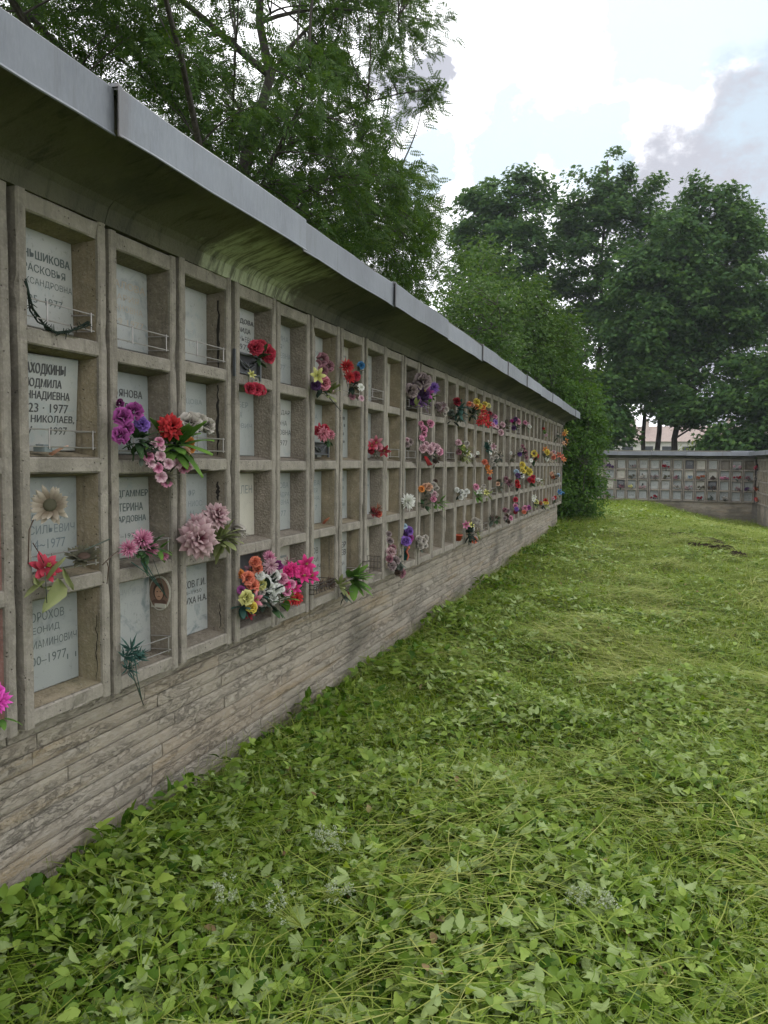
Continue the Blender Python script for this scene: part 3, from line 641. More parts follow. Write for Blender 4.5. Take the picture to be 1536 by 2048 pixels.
# the rowan behind the wall: the part of its crown that shows stands high over the coping
tree('rowan_tree', 'tall rowan with feathery dark leaves reaching over the coping at upper left', 'tree',
     [(-2.9, 7.9, -.1), (-2.8, 8.1, 2.2), (-2.95, 8.3, 4.2), (-2.6, 8.7, 6.2), (-2.8, 8.6, 8.6)], 0.15,
     [((-2.9, 8.4, 6.8), (2.5, 3.6, 3.3), 5.2), ((-2.75, 11.2, 5.2), (1.6, 2.9, 1.7), 2.6), ((-4.2, 5.2, 6.6), (2.6, 2.4, 2.9), 2.8), ((-1.75, 9.2, 4.75), (1.0, 4.3, 0.95), 2.6), ((-2.2, 4.6, 5.4), (1.1, 2.0, 1.2), 1.5), ((-1.8, 9.3, 8.0), (1.5, 2.4, 1.7), 1.9)],
     720, 42, (0.28, 0.22), 0.19, PINN, PINN_F, 'rowan_leaf', mode='loose', shell=0.25, upn=0.8, limbs=22)
tree('lilac_shrub', 'broad light green shrub rising behind the coping in the middle', 'shrub', [(-1.9, 19.6, 0), (-1.9, 19.7, 1.5), (-1.8, 19.9, 3.8)], 0.08,
     [((-1.75, 19.6, 4.3), (1.5, 2.5, 2.1), 3), ((-2.2, 18.6, 5.4), (1.0, 1.3, 1.5), .7), ((-1.6, 16.4, 4.2), (.9, 2.4, 1.4), 1.5), ((-0.75, 21.6, 4.0), (1.0, 1.3, 1.8), 1.3), ((-1.1, 20.4, 5.2), (.8, 1.0, 1.0), .5)], 400, 105, (0.42, 0.36), 0.105, OVATE, OVATE_F, 'shrub_leaf', mode='loose', shell=0.4)
tree('leafy_bush', 'dense green bush drooping to the grass beyond the wall end', 'bush', [(.05, 20.3, 0), (.05, 20.4, 1.0), (.0, 20.5, 2.6)], 0.06,
     [((-0.1, 20.4, 2.1), (.85, 1.1, 1.6), 3), ((0.15, 20.0, 0.7), (.75, .8, .75), 1.4), ((-.4, 21.2, 3.0), (1.0, 1.1, 1.5), 1.2), ((.2, 20.6, 2.3), (.55, .7, .8), .5)], 350, 100, (0.36, 0.30), 0.095, OVATE, OVATE_F, 'bush_leaf', mode='loose', shell=0.45, minz=lambda q: 0.22)
MG = 'maples beyond the far wall'
zb = -0.35
def maple(label, trunk, r0, ells, n, per=100, leaf='maple_leaf', group=MG): return tree('maple_tree', label, 'tree', trunk, r0, ells, n, per, (0.80, 0.50), 0.24, MAPLE, MAPLE_F, leaf, group, 'pad', 0.35, 1.1)
maple('rounded maple standing behind the light shrub, leftmost of the far maples', [(-5.9, 43.5, zb), (-5.9, 43.5, 5), (-6.0, 43.6, 11), (-5.9, 43.5, 16.5)], .2, [((-6.3, 43.5, 12.8), (3.3, 2.6, 4.4), 2.7), ((-7.6, 43.5, 15.0), (1.3, 1.2, 2.3), .7), ((-5.0, 43.5, 15.6), (1.3, 1.2, 2.2), .7), ((-5.6, 43.5, 7), (3.2, 3, 3.6), 1.3)], 290)
maple('tallest maple, the loose crown in the middle of the far trees', [(-1.2, 46, zb), (-1.2, 46, 5), (-1.1, 46.1, 12), (-1.0, 46, 18.5)], .2, [((-1.4, 46, 12.4), (3.2, 2.5, 4.6), 2.5), ((-2.6, 46, 15.4), (1.2, 1.1, 2.6), .45), ((-0.8, 46, 16.8), (1.1, 1.1, 2.3), .45), ((1.2, 46, 15.2), (1.3, 1.2, 2.4), .5), ((-1.4, 45.6, 7.4), (3.4, 3.2, 4.0), 1.6)], 300)
maple('maple with a straight dark trunk, left of the two leaning trunks', [(1.45, 41.2, zb), (1.5, 41.2, 4), (1.65, 41.2, 8), (1.6, 41.3, 12)], .13, [((1.5, 41.5, 8.6), (2.2, 2.4, 4.4), 2)], 120)
maple('maple with a forked dark trunk between two others', [(2.15, 41.6, zb), (2.2, 41.6, 3.2), (2.5, 41.6, 8), (2.7, 41.7, 13)], .17, [((2.7, 41.8, 9.6), (2.5, 2.4, 4.8), 2)], 130)
maple('wide dark maple on the right with its trunk leaning right', [(2.75, 41.0, zb), (3.0, 41.2, 2.8), (3.7, 41.8, 7), (4.6, 42.5, 14.5)], .20, [((4.4, 42.5, 10.6), (2.9, 2.6, 4.2), 2.6), ((3.2, 42.5, 13.9), (.9, 1.0, 2.3), .4), ((4.9, 42.5, 14.0), (1.2, 1.1, 2.0), .45), ((6.0, 42.5, 12.6), (1.0, 1.1, 1.9), .4), ((6.2, 42.3, 8.4), (2.3, 2.6, 2.4), 1.1), ((4.9, 41.6, 5.3), (3.4, 3, 1.6), 1.2)], 330)
maple('low spreading maple at the right edge, touching the far coping', [(8.6, 39.5, -.9), (8.6, 39.6, 3), (8.4, 39.7, 7.5)], .14, [((8.3, 39.6, 4.0), (3.2, 2.4, 3.1), 2), ((5.6, 38.8, 2.4), (1.6, 1.2, 1.1), .7), ((3.6, 40, 4.2), (1.6, 1.3, .8), .5)], 230)
maple('small low maple with dark leaves beside the end bush', [(-1.3, 38.4, zb), (-1.2, 38.5, 2), (-1.1, 38.5, 4)], .08, [((-1.0, 38.5, 3.2), (1.8, 1.4, 1.6), 2), ((-2.6, 39, 5.0), (2.0, 1.6, 3.0), 1.6), ((0.4, 39.5, 5.2), (1.8, 1.4, 1.5), .9)], 170)
tree('yellow_bush', 'yellow green bush glimpsed over the far coping at right', 'bush', [(6.6, 52, zb), (6.6, 52, 1.5), (6.6, 52, 2.5)], .06, [((6.6, 52, 2.0), (3.4, 1.5, 1.4), 1), ((3.0, 53, 1.4), (1.6, 1.2, 1.0), .4)], 60, 90, (.7, .45), .2, OVATE, OVATE_F, 'yellow_leaf', mode='loose')

# ------------------------------------------------------------------ far buildings
M['render_beige'] = concrete('beige_render', (0.50, 0.42, 0.37), (0.45, 0.38, 0.34), (0.55, 0.47, 0.42), 0.0, 0.1)
M['render_pale'] = concrete('pale_render', (0.55, 0.54, 0.5), (0.5, 0.49, 0.45), (0.6, 0.58, 0.54), 0.0, 0.1)
M['roof_tile'] = concrete('pinkish_roof', (0.30, 0.235, 0.205), (0.25, 0.20, 0.18), (0.34, 0.275, 0.245), 0.0, 0.2)
M['glass_dark'] = plain('window_glass', (0.06, 0.065, 0.07), 0.15, 0, 0.6)
h = tag(empty('apartment_house', (4, 86, -1.0)), 'low pale house with pinkish roof and chimneys glimpsed between the maple trunks', 'house')
b = MB(); b.box((-8, 0, 0), (12, 9, 4.9)); b.build('wall', M['render_pale'], h)
b = MB(); b.add([(-8.4, -.4, 4.9), (12.4, -.4, 4.9), (12.4, 4.5, 6.7), (-8.4, 4.5, 6.7), (-8.4, 9.4, 4.9), (12.4, 9.4, 4.9)], [(0, 1, 2, 3), (3, 2, 5, 4), (0, 3, 4), (1, 5, 2), (0, 4, 5, 1)]); rf = b.build('roof', M['roof_tile'], h)
for x in (-4.6, -3.2, 5.2):
    b = MB(); b.box((x, 3.2, 5.6), (x + .6, 3.8, 7.3)); b.box((x - .07, 3.12, 7.3), (x + .67, 3.88, 7.45)); b.build('chimney', M['render_beige'], rf)
for k in range(10):
    b = MB(); x = -7.2 + 2 * k; b.box((x, -.05, 2.9), (x + 1.1, .02, 4.4)); wn = b.build('window', M['glass_dark'], h)
    b = MB(); b.box((x - .12, -.12, 2.75), (x + 1.22, -.052, 2.9)); b.build('sill', M['render_beige'], wn)
h = tag(empty('apartment_block', (33.5, 150, -1.0)), 'distant white apartment block with stacked balconies at the right edge', 'building')
b = MB(); b.box((-12, 0, 0), (14, 14, 37)); b.build('wall', M['render_pale'], h)
for k in range(11):
    b = MB(); b.box((-12.3, -1.3, 3.2 * k + 2.2), (14, -.01, 3.2 * k + 2.35)); b.box((-12.3, -1.3, 3.2 * k + 2.35), (14, -1.2, 3.2 * k + 3.3)); b.build('balcony', M['render_pale'], h)
    b = MB(); b.box((-11.5, -.06, 3.2 * k + 3.35), (13, .02, 3.2 * k + 5.0)); b.build('window', M['glass_dark'], h)
# ------------------------------------------------------------------ mown meadow
M['cut_leaf'] = leafmat('goutweed_leaf', (0.085, 0.155, 0.016), (0.155, 0.24, 0.034), (0.29, 0.39, 0.075), 0.28, 0.5, 0.2, (0.29, 0.37, 0.15))
M['cut_leaf_dark'] = leafmat('standing_leaf', (0.03, 0.078, 0.008), (0.075, 0.155, 0.012), (0.165, 0.25, 0.026), 0.3, 0.55, 0.15)
M['blade'] = leafmat('grass_blade', (0.095, 0.162, 0.014), (0.165, 0.235, 0.026), (0.275, 0.32, 0.08), 0.25, 0.6, 0.12)
M['stalk'] = leafmat('green_stalk', (0.16, 0.22, 0.03), (0.24, 0.30, 0.05), (0.31, 0.35, 0.09), 0.1, 0.5, 0.15)
M['hay'] = leafmat('cut_hay', (0.18, 0.225, 0.038), (0.27, 0.305, 0.066), (0.37, 0.375, 0.13), 0.2, 0.6, 0.15)
M['litter'] = leafmat('dry_litter', (0.10, 0.06, 0.03), (0.22, 0.16, 0.08), (0.30, 0.26, 0.14), 0.1, 0.8, 0.1)
def leaf_detail():
    """a pointed, toothed leaflet folded on its midrib"""
    us = [0, .12, .25, .38, .5, .63, .75, .87, 1.0]; wd = [.02, .13, .215, .245, .23, .19, .13, .07, 0.0]
    v = []; f = []
    for i, (u, q) in enumerate(zip(us, wd)):
        z = 0.05 * math.sin(u * 3.0) - 0.12 * u * u; e = .035 if i % 2 else 0.0
        v += [(u, 0, z), (u + e * .8, q + (e if 0 < i < 8 else 0), z + q * .28), (u + e * .8, -q - (e if 0 < i < 8 else 0), z + q * .28)]
    for i in range(8):
        a = i * 3; f += [[a, a + 3, a + 4, a + 1], [a, a + 2, a + 5, a + 3]]
    return np.array(v), f
LD, LD_F = leaf_detail()
def trio():
    v = []; f = []
    for ang, off, s in ((0, .34, .85), (58, .28, .72), (-58, .28, .72)):
        c, n = math.cos(R(ang)), math.sin(R(ang)); b = len(v)
        for p in LD * s: v.append((off * (1 if ang == 0 else .8) + p[0] * c - p[1] * n, p[0] * n + p[1] * c, p[2] + .02))
        f += [[i + b for i in q] for q in LD_F]
    b = len(v); v += [(-.55, .012, -.03), (.32, .012, .0), (.32, -.012, 0), (-.55, -.012, -.03)]; f.append([b, b + 1, b + 2, b + 3])
    return np.array(v), f
TR, TR_F = trio()
def blade_tpl(bend, w):
    v = []; f = []
    for i, u in enumerate((0, .35, .7, 1.0)):
        q = w * (1 - u ** 2.2) + .0008; v += [(u * (1 - .12 * bend * u), q, bend * (u - u * u) * .55 - .04 * u), (u * (1 - .12 * bend * u), -q, bend * (u - u * u) * .55 - .04 * u)]
    for i in range(3): f.append([2 * i, 2 * i + 1, 2 * i + 3, 2 * i + 2])
    return np.array(v), f
def curved(tpl, k):
    t2 = tpl.copy(); t2[:, 1] += k * tpl[:, 0] ** 2; return t2
def stalk_tpl():
    v = []; f = []
    for i, u in enumerate((0, .33, .66, 1.0)):
        for a in range(3):
            v.append((u, .0042 * math.cos(a * 2.09) + .10 * u * u, .0042 * math.sin(a * 2.09) + .09 * (u - u * u)))
    for i in range(3):
        for a in range(3): f.append([i * 3 + a, i * 3 + (a + 1) % 3, (i + 1) * 3 + (a + 1) % 3, (i + 1) * 3 + a])
    return np.array(v), f
ST, ST_F = stalk_tpl()
def fbm(x, y, s, seed=0.0):
    return np.array([mnoise.fractal(Vector((a * s + seed, b * s, seed)), 1.0, 2.0, 3) for a, b in zip(x, y)])
def area(y0, y1, x0, x1, n, seed=None, bias=None):
    x = rng.uniform(x0, x1, int(n)); y = rng.uniform(y0, y1, int(n))
    if bias is not None:
        k = rng.random(len(x)) < np.clip(bias(x, y), 0.02, 1); x, y = x[k], y[k]
    k = ~((x < -0.02) & (y < 18.4)); return x[k], y[k]
def tiltframes(n, tilt, upmin=0.0, az=None, flip=0.0):
    a = rng.uniform(0, 2 * np.pi, n) if az is None else az
    nrm = np.array((0, 0, 1.0)) + unit(n) * tilt; nrm[:, 2] = np.abs(nrm[:, 2]) + upmin
    if flip: nrm *= np.where(rng.random(n) < flip, -1.0, 1.0)[:, None]
    head = np.stack([np.cos(a), np.sin(a), rng.uniform(-.25, .35, n) * tilt], -1); return frames(nrm, head)
def leafy(x, y):       # broad leaves grow near the wall and in the foreground, grass further out and to the right
    return 0.52 + 0.62 * np.exp(-np.maximum(x, 0) / 1.7) * np.exp(-np.maximum(y - 4, 0) / 10) + 0.45 * np.exp(-((y - 2.0) / 2.6) ** 2) + 0.55 * PATCH(x, y)
def PATCH(x, y): return np.sin(1.7 * x + 2.1 * np.sin(0.9 * y)) * np.sin(1.3 * y + 1.4 * np.sin(1.1 * x + .5)) * 0.6
GX = np.arange(-6, 12, .08); GY = np.arange(-1, 37, .08)
DG = np.array([[mnoise.fractal(Vector((a * 1.25 + .25 * b, b * 1.0, 5.0)), 0.9, 2.1, 4) for a in GX] for b in GY])
DG = sstep(-.35, .45, DG)
def drift(x, y):
    i = np.clip(((np.asarray(x) + 6) / .08), 0, len(GX) - 1.001); j = np.clip((np.asarray(y) + 1) / .08, 0, len(GY) - 1.001)
    a = i.astype(int); b = j.astype(int); u = i - a; v = j - b
    return DG[b, a] * (1 - u) * (1 - v) + DG[b, a + 1] * u * (1 - v) + DG[b + 1, a] * (1 - u) * v + DG[b + 1, a + 1] * u * v
leaf_ch, dark_ch, blade_ch, stalk_ch, lit_ch, hay_ch = [], [], [], [], [], []
def put(ch, tpl, f, x, y, rot, size, zlo, zhi):
    z = gz(x, y) + rng.uniform(zlo, zhi, len(x)) * (.45 + .9 * drift(x, y)) + .035 * drift(x, y); ch.append((inst(tpl, np.stack([x, y, z], -1), rot, size), f, 0))
BANDS = [  # y0 y1 x0 x1, cut leaves, trios, dark leaves, blades, stalks (per m2), size factor
    (0.6, 3.2, 0.05, 5.5, 1250, 190, 1050, 3000, 20, 1.0),
    (3.2, 5.5, 0.05, 6.0, 900, 120, 850, 3000, 17, 1.0),
    (5.5, 9.0, 0.05, 7.5, 430, 50, 450, 2300, 13, 1.1),
    (9.0, 14., 0.05, 9.0, 130, 14, 150, 1300, 9, 1.25),
    (14., 21., -1.5, 10., 60, 0, 65, 800, 5, 1.5),
    (21., 35.4, -4.0, 6.0, 40, 0, 40, 340, 2, 1.9)]
for (y0, y1, x0, x1, nl, ntr, nd_, nb, ns, sf) in BANDS:
    A = (y1 - y0) * (x1 - x0)
    x, y = area(y0, y1, x0, x1, nl * A, bias=lambda a, b: leafy(a, b) * (.45 + .8 * drift(a, b))); n = len(x); put(leaf_ch, LD, LD_F, x, y, tiltframes(n, 0.85, flip=0.3), sf * rng.uniform(.026, .07, n) , .02, .09)
    if ntr:
        x, y = area(y0, y1, x0, x1, ntr * A, bias=leafy); n = len(x); put(leaf_ch, TR, TR_F, x, y, tiltframes(n, 0.55, flip=0.3), sf * rng.uniform(.042, .08, n), .03, .095)
    x, y = area(y0, y1, x0, x1, nd_ * A, bias=lambda a, b: leafy(a, b) * (1.15 - .6 * drift(a, b))); n = len(x); put(dark_ch, LD, LD_F, x, y, tiltframes(n, 0.8), sf * rng.uniform(.025, .058, n), .0, .06)
    for kk, (bd, wd) in enumerate(((.25, .009), (.5, .012), (.1, .007))):
        tpl, tf = blade_tpl(bd, wd)
        for cv in (-.28, .3):
            x, y = area(y0, y1, x0, x1, nb * A / 6, bias=lambda a, b: 0.26 + 0.34 * sstep(0.4, 2.6, a) - 0.35 * PATCH(a, b)); n = len(x)
            az = 0.5 * np.sin(.7 * x + .4 * y) + rng.normal(0, 1.0, n) + np.where(rng.random(n) < .5, 0, np.pi)
            put(blade_ch, curved(tpl, cv), tf, x, y, tiltframes(n, 0.35, az=az), min(sf, 1.5) * rng.uniform(.09, .26, n), .015, .10)
    for mt, f_, q in ((MAPLE, MAPLE_F, leaf_ch), (MAPLE, MAPLE_F, dark_ch)):
        x, y = area(y0, y1, x0, x1, .22 * nl * A, bias=leafy); n = len(x); put(q, mt, f_, x, y, tiltframes(n, 0.6), sf * rng.uniform(.03, .07, n), .015, .085)
    tpl, tf = blade_tpl(.3, .007)
    for cv in (-.2, .22):
        x, y = area(y0, y1, x0, x1, nb * A * (.14 if y0 < 5 else .34), bias=lambda a, b: (drift(a + 2.3, b * .8 + 1.1) - .45) * 1.6 * (.3 + .7 * sstep(.3, 2.4, a))); n = len(x)
        az = 0.35 + 0.6 * np.sin(.9 * x + .5 * y) + rng.normal(0, .55, n) + np.where(rng.random(n) < .5, 0, np.pi)
        put(hay_ch, curved(tpl, cv), tf, x, y, tiltframes(n, 0.25, az=az), min(sf, 1.5) * rng.uniform(.14, .34, n), .05, .105)
    x, y = area(y0, y1, x0, x1, ns * A); n = len(x); put(stalk_ch, ST, ST_F, x, y, tiltframes(n, 0.22), rng.uniform(.2, .55, n) * rng.uniform(.6, 1, n), .04, .09)
    x, y = area(y0, y1, x0, x1, 14 * A / sf ** 2); n = len(x); put(lit_ch, LD, LD_F, x, y, tiltframes(n, 0.6), rng.uniform(.02, .055, n), .03, .09)
# uncut tuft along the foot of the wall: standing leaves, stubs and blades
n = 5200; y = rng.uniform(0.6, 18.4, n); y = np.concatenate((y, rng.uniform(1.0, 6.5, 3000))); k = rng.random(len(y)) < np.clip(.35 + .9 * fbm(y, y * 0, 1.1, 4.0), .06, 1); y = y[k]; n = len(y); x = np.abs(rng.normal(0.0, 0.26, n)) - 0.05
hh = (.035 + .11 * np.clip(.5 + fbm(y, y * 0, 1.7, 9.0), 0, 1)) * (.55 + .45 * sstep(1.5, 4.5, y)); put(dark_ch, LD, LD_F, x, y, tiltframes(n, 1.1), rng.uniform(.04, .09, n), .02, hh)
n = 1100; y = rng.uniform(0.8, 7.5, n); y = y[rng.random(len(y)) < np.clip(.4 + .9 * fbm(y, y * 0, 1.1, 4.0), .05, 1)]; n = len(y); x = np.abs(rng.normal(0, .3, n)) - .04
put(leaf_ch, TR, TR_F, x, y, tiltframes(n, 0.9), rng.uniform(.045, .085, n), .02, .10)
n = 2600; y = rng.uniform(0.6, 18.4, n); x = np.abs(rng.normal(0.02, 0.12, n)) - 0.05
a = rng.uniform(0, 2 * np.pi, n); up_h = np.stack([np.cos(a) * .25, np.sin(a) * .25, np.ones(n)], -1); sid = np.stack([-np.sin(a), np.cos(a), np.zeros(n)], -1)
put(stalk_ch, ST, ST_F, x, y, frames(np.cross(up_h, sid), up_h), rng.uniform(.06, .17, n), -.01, .01)
# upright short grass everywhere underneath
for (y0, y1, x0, x1, d_) in ((0.6, 6, .03, 6, 900), (6, 12, .03, 8, 420), (12, 20, -.5, 9, 220), (20, 35.3, -4, 6, 150)):
    x, y = area(y0, y1, x0, x1, d_ * (y1 - y0) * (x1 - x0)); n = len(x); a = rng.uniform(0, 2 * np.pi, n)
    up_h = np.stack([np.cos(a) * .6, np.sin(a) * .6, np.ones(n)], -1); sid = np.stack([-np.sin(a), np.cos(a), np.zeros(n)], -1)
    tpl, tf = blade_tpl(.3, .022); put(blade_ch, tpl, tf, x, y, frames(np.cross(up_h, sid), up_h), rng.uniform(.05, .12, n) * (1 + y / 40), -.01, .01)
for nm, ch, mm in (('cut_leaves', leaf_ch, 'cut_leaf'), ('ground_leaves', dark_ch, 'cut_leaf_dark'), ('mown_grass', blade_ch, 'blade'), ('cut_stalks', stalk_ch, 'stalk'), ('dry_litter', lit_ch, 'litter'), ('cut_hay', hay_ch, 'hay')):
    lab = {'cut_leaves': 'pale cut leaves lying on the mown grass', 'ground_leaves': 'dark green low leaves under the clippings', 'mown_grass': 'freshly mown grass covering the lawn', 'cut_stalks': 'long cut green stalks strewn over the lawn', 'cut_hay': 'pale yellow green cut grass lying in drifts', 'dry_litter': 'scattered brown dry leaves in the grass'}[nm]
    tag(link(nm, np_mesh(nm, ch, M[mm])), lab, 'ground cover', kind='stuff')
def onground(px, py, h=.10):
    d = ray(px, py); t = 1.0
    for _ in range(200):
        p = CAM + d * t; t += (p.z - (g_(p.x, p.y) + h)) * 1.5
    return CAM + d * t
# bare, dug soil towards the far wall
m, t, p, o = mat('dark_soil'); a = noi(t, pos(t), 9, 7, 0.7); t.links.new(mixc(t, mrange(t, a, 0.35, 0.65, 0, 1), (0.012, 0.009, 0.006), (0.045, 0.033, 0.022)), p.inputs['Base Color']); bump(t, p, a, 1.0, 0.08); p.inputs['Roughness'].default_value = 1; p.inputs['Specular IOR Level'].default_value = 0.05; M['soil'] = m
b = MB(); rs = random.Random(4)
for (px, py, lx, ly, ang) in ((1378, 1063, .40, .13, .35), (1412, 1073, .34, .20, -.5), (1400, 1083, .26, .08, -.2), (1442, 1087, .22, .08, -.5), (1476, 1099, .16, .12, 0)):
    cx, cy, _ = onground(px, py, .15)
    n = 18; vs = [(cx, cy, g_(cx, cy) + .10)]
    for rr, hh in ((.45, .105), (.8, .09), (1.0, .03)):
        for i in range(n):
            a = 2 * math.pi * i / n; q = rr * (1 + .55 * mnoise.noise(Vector((math.cos(a) * 2.2 + cx, math.sin(a) * 2.2, cy))))
            px, py = lx * q * math.cos(a), ly * q * math.sin(a); wx = cx + px * math.cos(ang) - py * math.sin(ang); wy = cy + px * math.sin(ang) + py * math.cos(ang)
            vs.append((wx, wy, g_(wx, wy) + hh + rs.uniform(-.035, .03)))
    fs = [(0, 1 + i, 1 + (i + 1) % n) for i in range(n)] + [(1 + k * n + i, 1 + (k + 1) * n + i, 1 + (k + 1) * n + (i + 1) % n, 1 + k * n + (i + 1) % n) for k in range(2) for i in range(n)]
    b.add(vs, fs)
tag(b.build('bare_soil', M['soil'], None, True), kind='structure')
# ------------------------------------------------------------------ flowers left in the niches
PAL = {'purple': ((.17, .015, .12), (.40, .08, .32)), 'violet': ((.12, .04, .30), (.30, .16, .55)), 'darkviolet': ((.045, .018, .07), (.14, .06, .19)), 'red': ((.38, .008, .012), (.62, .035, .04)), 'darkred': ((.16, .008, .014), (.36, .02, .04)),
       'crimson': ((.34, .012, .03), (.56, .05, .09)), 'pink': ((.46, .05, .18), (.74, .33, .46)), 'palepink': ((.52, .22, .30), (.72, .50, .54)), 'hotpink': ((.60, .005, .14), (.82, .05, .28)), 'magenta': ((.68, .03, .36), (.90, .12, .62)),
       'dustpink': ((.30, .07, .11), (.58, .42, .42)), 'mauve': ((.17, .055, .085), (.36, .17, .20)), 'ashmauve': ((.13, .085, .095), (.36, .29, .28)), 'white': ((.80, .84, .66), (.82, .82, .78)), 'faded': ((.30, .27, .22), (.56, .52, .46)),
       'cream': ((.36, .28, .18), (.56, .50, .40)), 'yellow': ((.55, .38, .03), (.80, .66, .12)), 'lemon': ((.50, .50, .08), (.72, .70, .28)), 'orange': ((.60, .14, .02), (.80, .32, .08)), 'coral': ((.55, .07, .04), (.78, .25, .15)), 'peach': ((.60, .26, .12), (.74, .48, .34)),
       'blue': ((.02, .09, .30), (.08, .30, .56)), 'iceblue': ((.25, .40, .55), (.45, .58, .68)), 'brown': ((.06, .035, .025), (.15, .10, .07)), 'redpink': ((.45, .02, .06), (.68, .28, .34)), 'rust': ((.22, .05, .02), (.42, .14, .06)),
       'leaf': ((.02, .055, .018), (.05, .12, .03)), 'paleleaf': ((.17, .21, .06), (.34, .37, .16)), 'brightleaf': ((.06, .16, .02), (.16, .32, .04)), 'tealleaf': ((.015, .065, .05), (.06, .16, .13)), 'greyleaf': ((.05, .07, .05), (.15, .18, .14)), 'drab': ((.06, .06, .035), (.16, .15, .09)), 'darkleaf': ((.006, .018, .010), (.020, .048, .024))}
_pm = {}
def pmat(k):
    if k in _pm: return _pm[k]
    c1, c2 = PAL[k]; lf_ = 'leaf' in k or k in ('drab', 'brown'); c1 = tuple((.8 if lf_ else .55) * q + .006 for q in c1); c2 = tuple((.8 if lf_ else .98) * q + .010 for q in c2); m, t, p, o = mat('petal_' + k); a = t.nodes.new('ShaderNodeAttribute'); a.attribute_name = 'tip'
    g = t.nodes.new('ShaderNodeNewGeometry'); f = mth(t, 'ADD', a.outputs['Fac'], mrange(t, g.outputs['Random Per Island'], 0, 1, -.22, .22, False), clamp=True)
    col = mixc(t, f, c1, c2); d = noi(t, pos(t), 70, 4)
    col = mixc(t, mrange(t, d, 0.5, 0.75, 0, 0.22), col, (.16, .14, .12))
    t.links.new(col, p.inputs['Base Color']); p.inputs['Roughness'].default_value = 0.7; p.inputs['Specular IOR Level'].default_value = 0.2
    tr = t.nodes.new('ShaderNodeBsdfTranslucent'); t.links.new(col, tr.inputs[0]); mx = t.nodes.new('ShaderNodeMixShader'); mx.inputs[0].default_value = 0.22
    t.links.new(p.outputs[0], mx.inputs[1]); t.links.new(tr.outputs[0], mx.inputs[2]); t.links.new(mx.outputs[0], o.inputs[0]); _pm[k] = m; return m
def petal(b, az, r0, z0, th0, bend, ln, wd, cup, point, ruffle, rs, m=0, nu=5, nv=4, t0=0.0, t1=1.0):
    """a petal starting r0 from the axis; th0 = angle from the axis at its root, bend = change of that angle along it"""
    ca, sa = math.cos(az), math.sin(az); r, z = r0, z0; vs = []; tp = []; ph = rs.uniform(0, 6)
    for i in range(nu):
        u = i / (nu - 1); th = th0 + bend * u
        if i: r += ln / (nu - 1) * math.sin(th); z += ln / (nu - 1) * math.cos(th)
        w = wd * (math.sin(math.pi * min(.98, (0.12 + 0.88 * u) ** (0.8 if point else 1.3) * (0.94 if point else .72))) ** (0.9 if point else .6)) if i < nu - 1 or not point else 0.001
        for j in range(nv):
            s = j / (nv - 1) * 2 - 1; off = -cup * s * s * wd + ruffle * math.sin(ph + j * 2.1 + i) * u
            rr = r + off * math.cos(th); zz = z - off * math.sin(th); y = s * w
            vs.append((rr * ca - y * sa, rr * sa + y * ca, zz)); tp.append(t0 + (t1 - t0) * (u ** 1.4))
    b.add(vs, [(i * nv + j, i * nv + j + 1, (i + 1) * nv + j + 1, (i + 1) * nv + j) for i in range(nu - 1) for j in range(nv - 1)], m, tp)
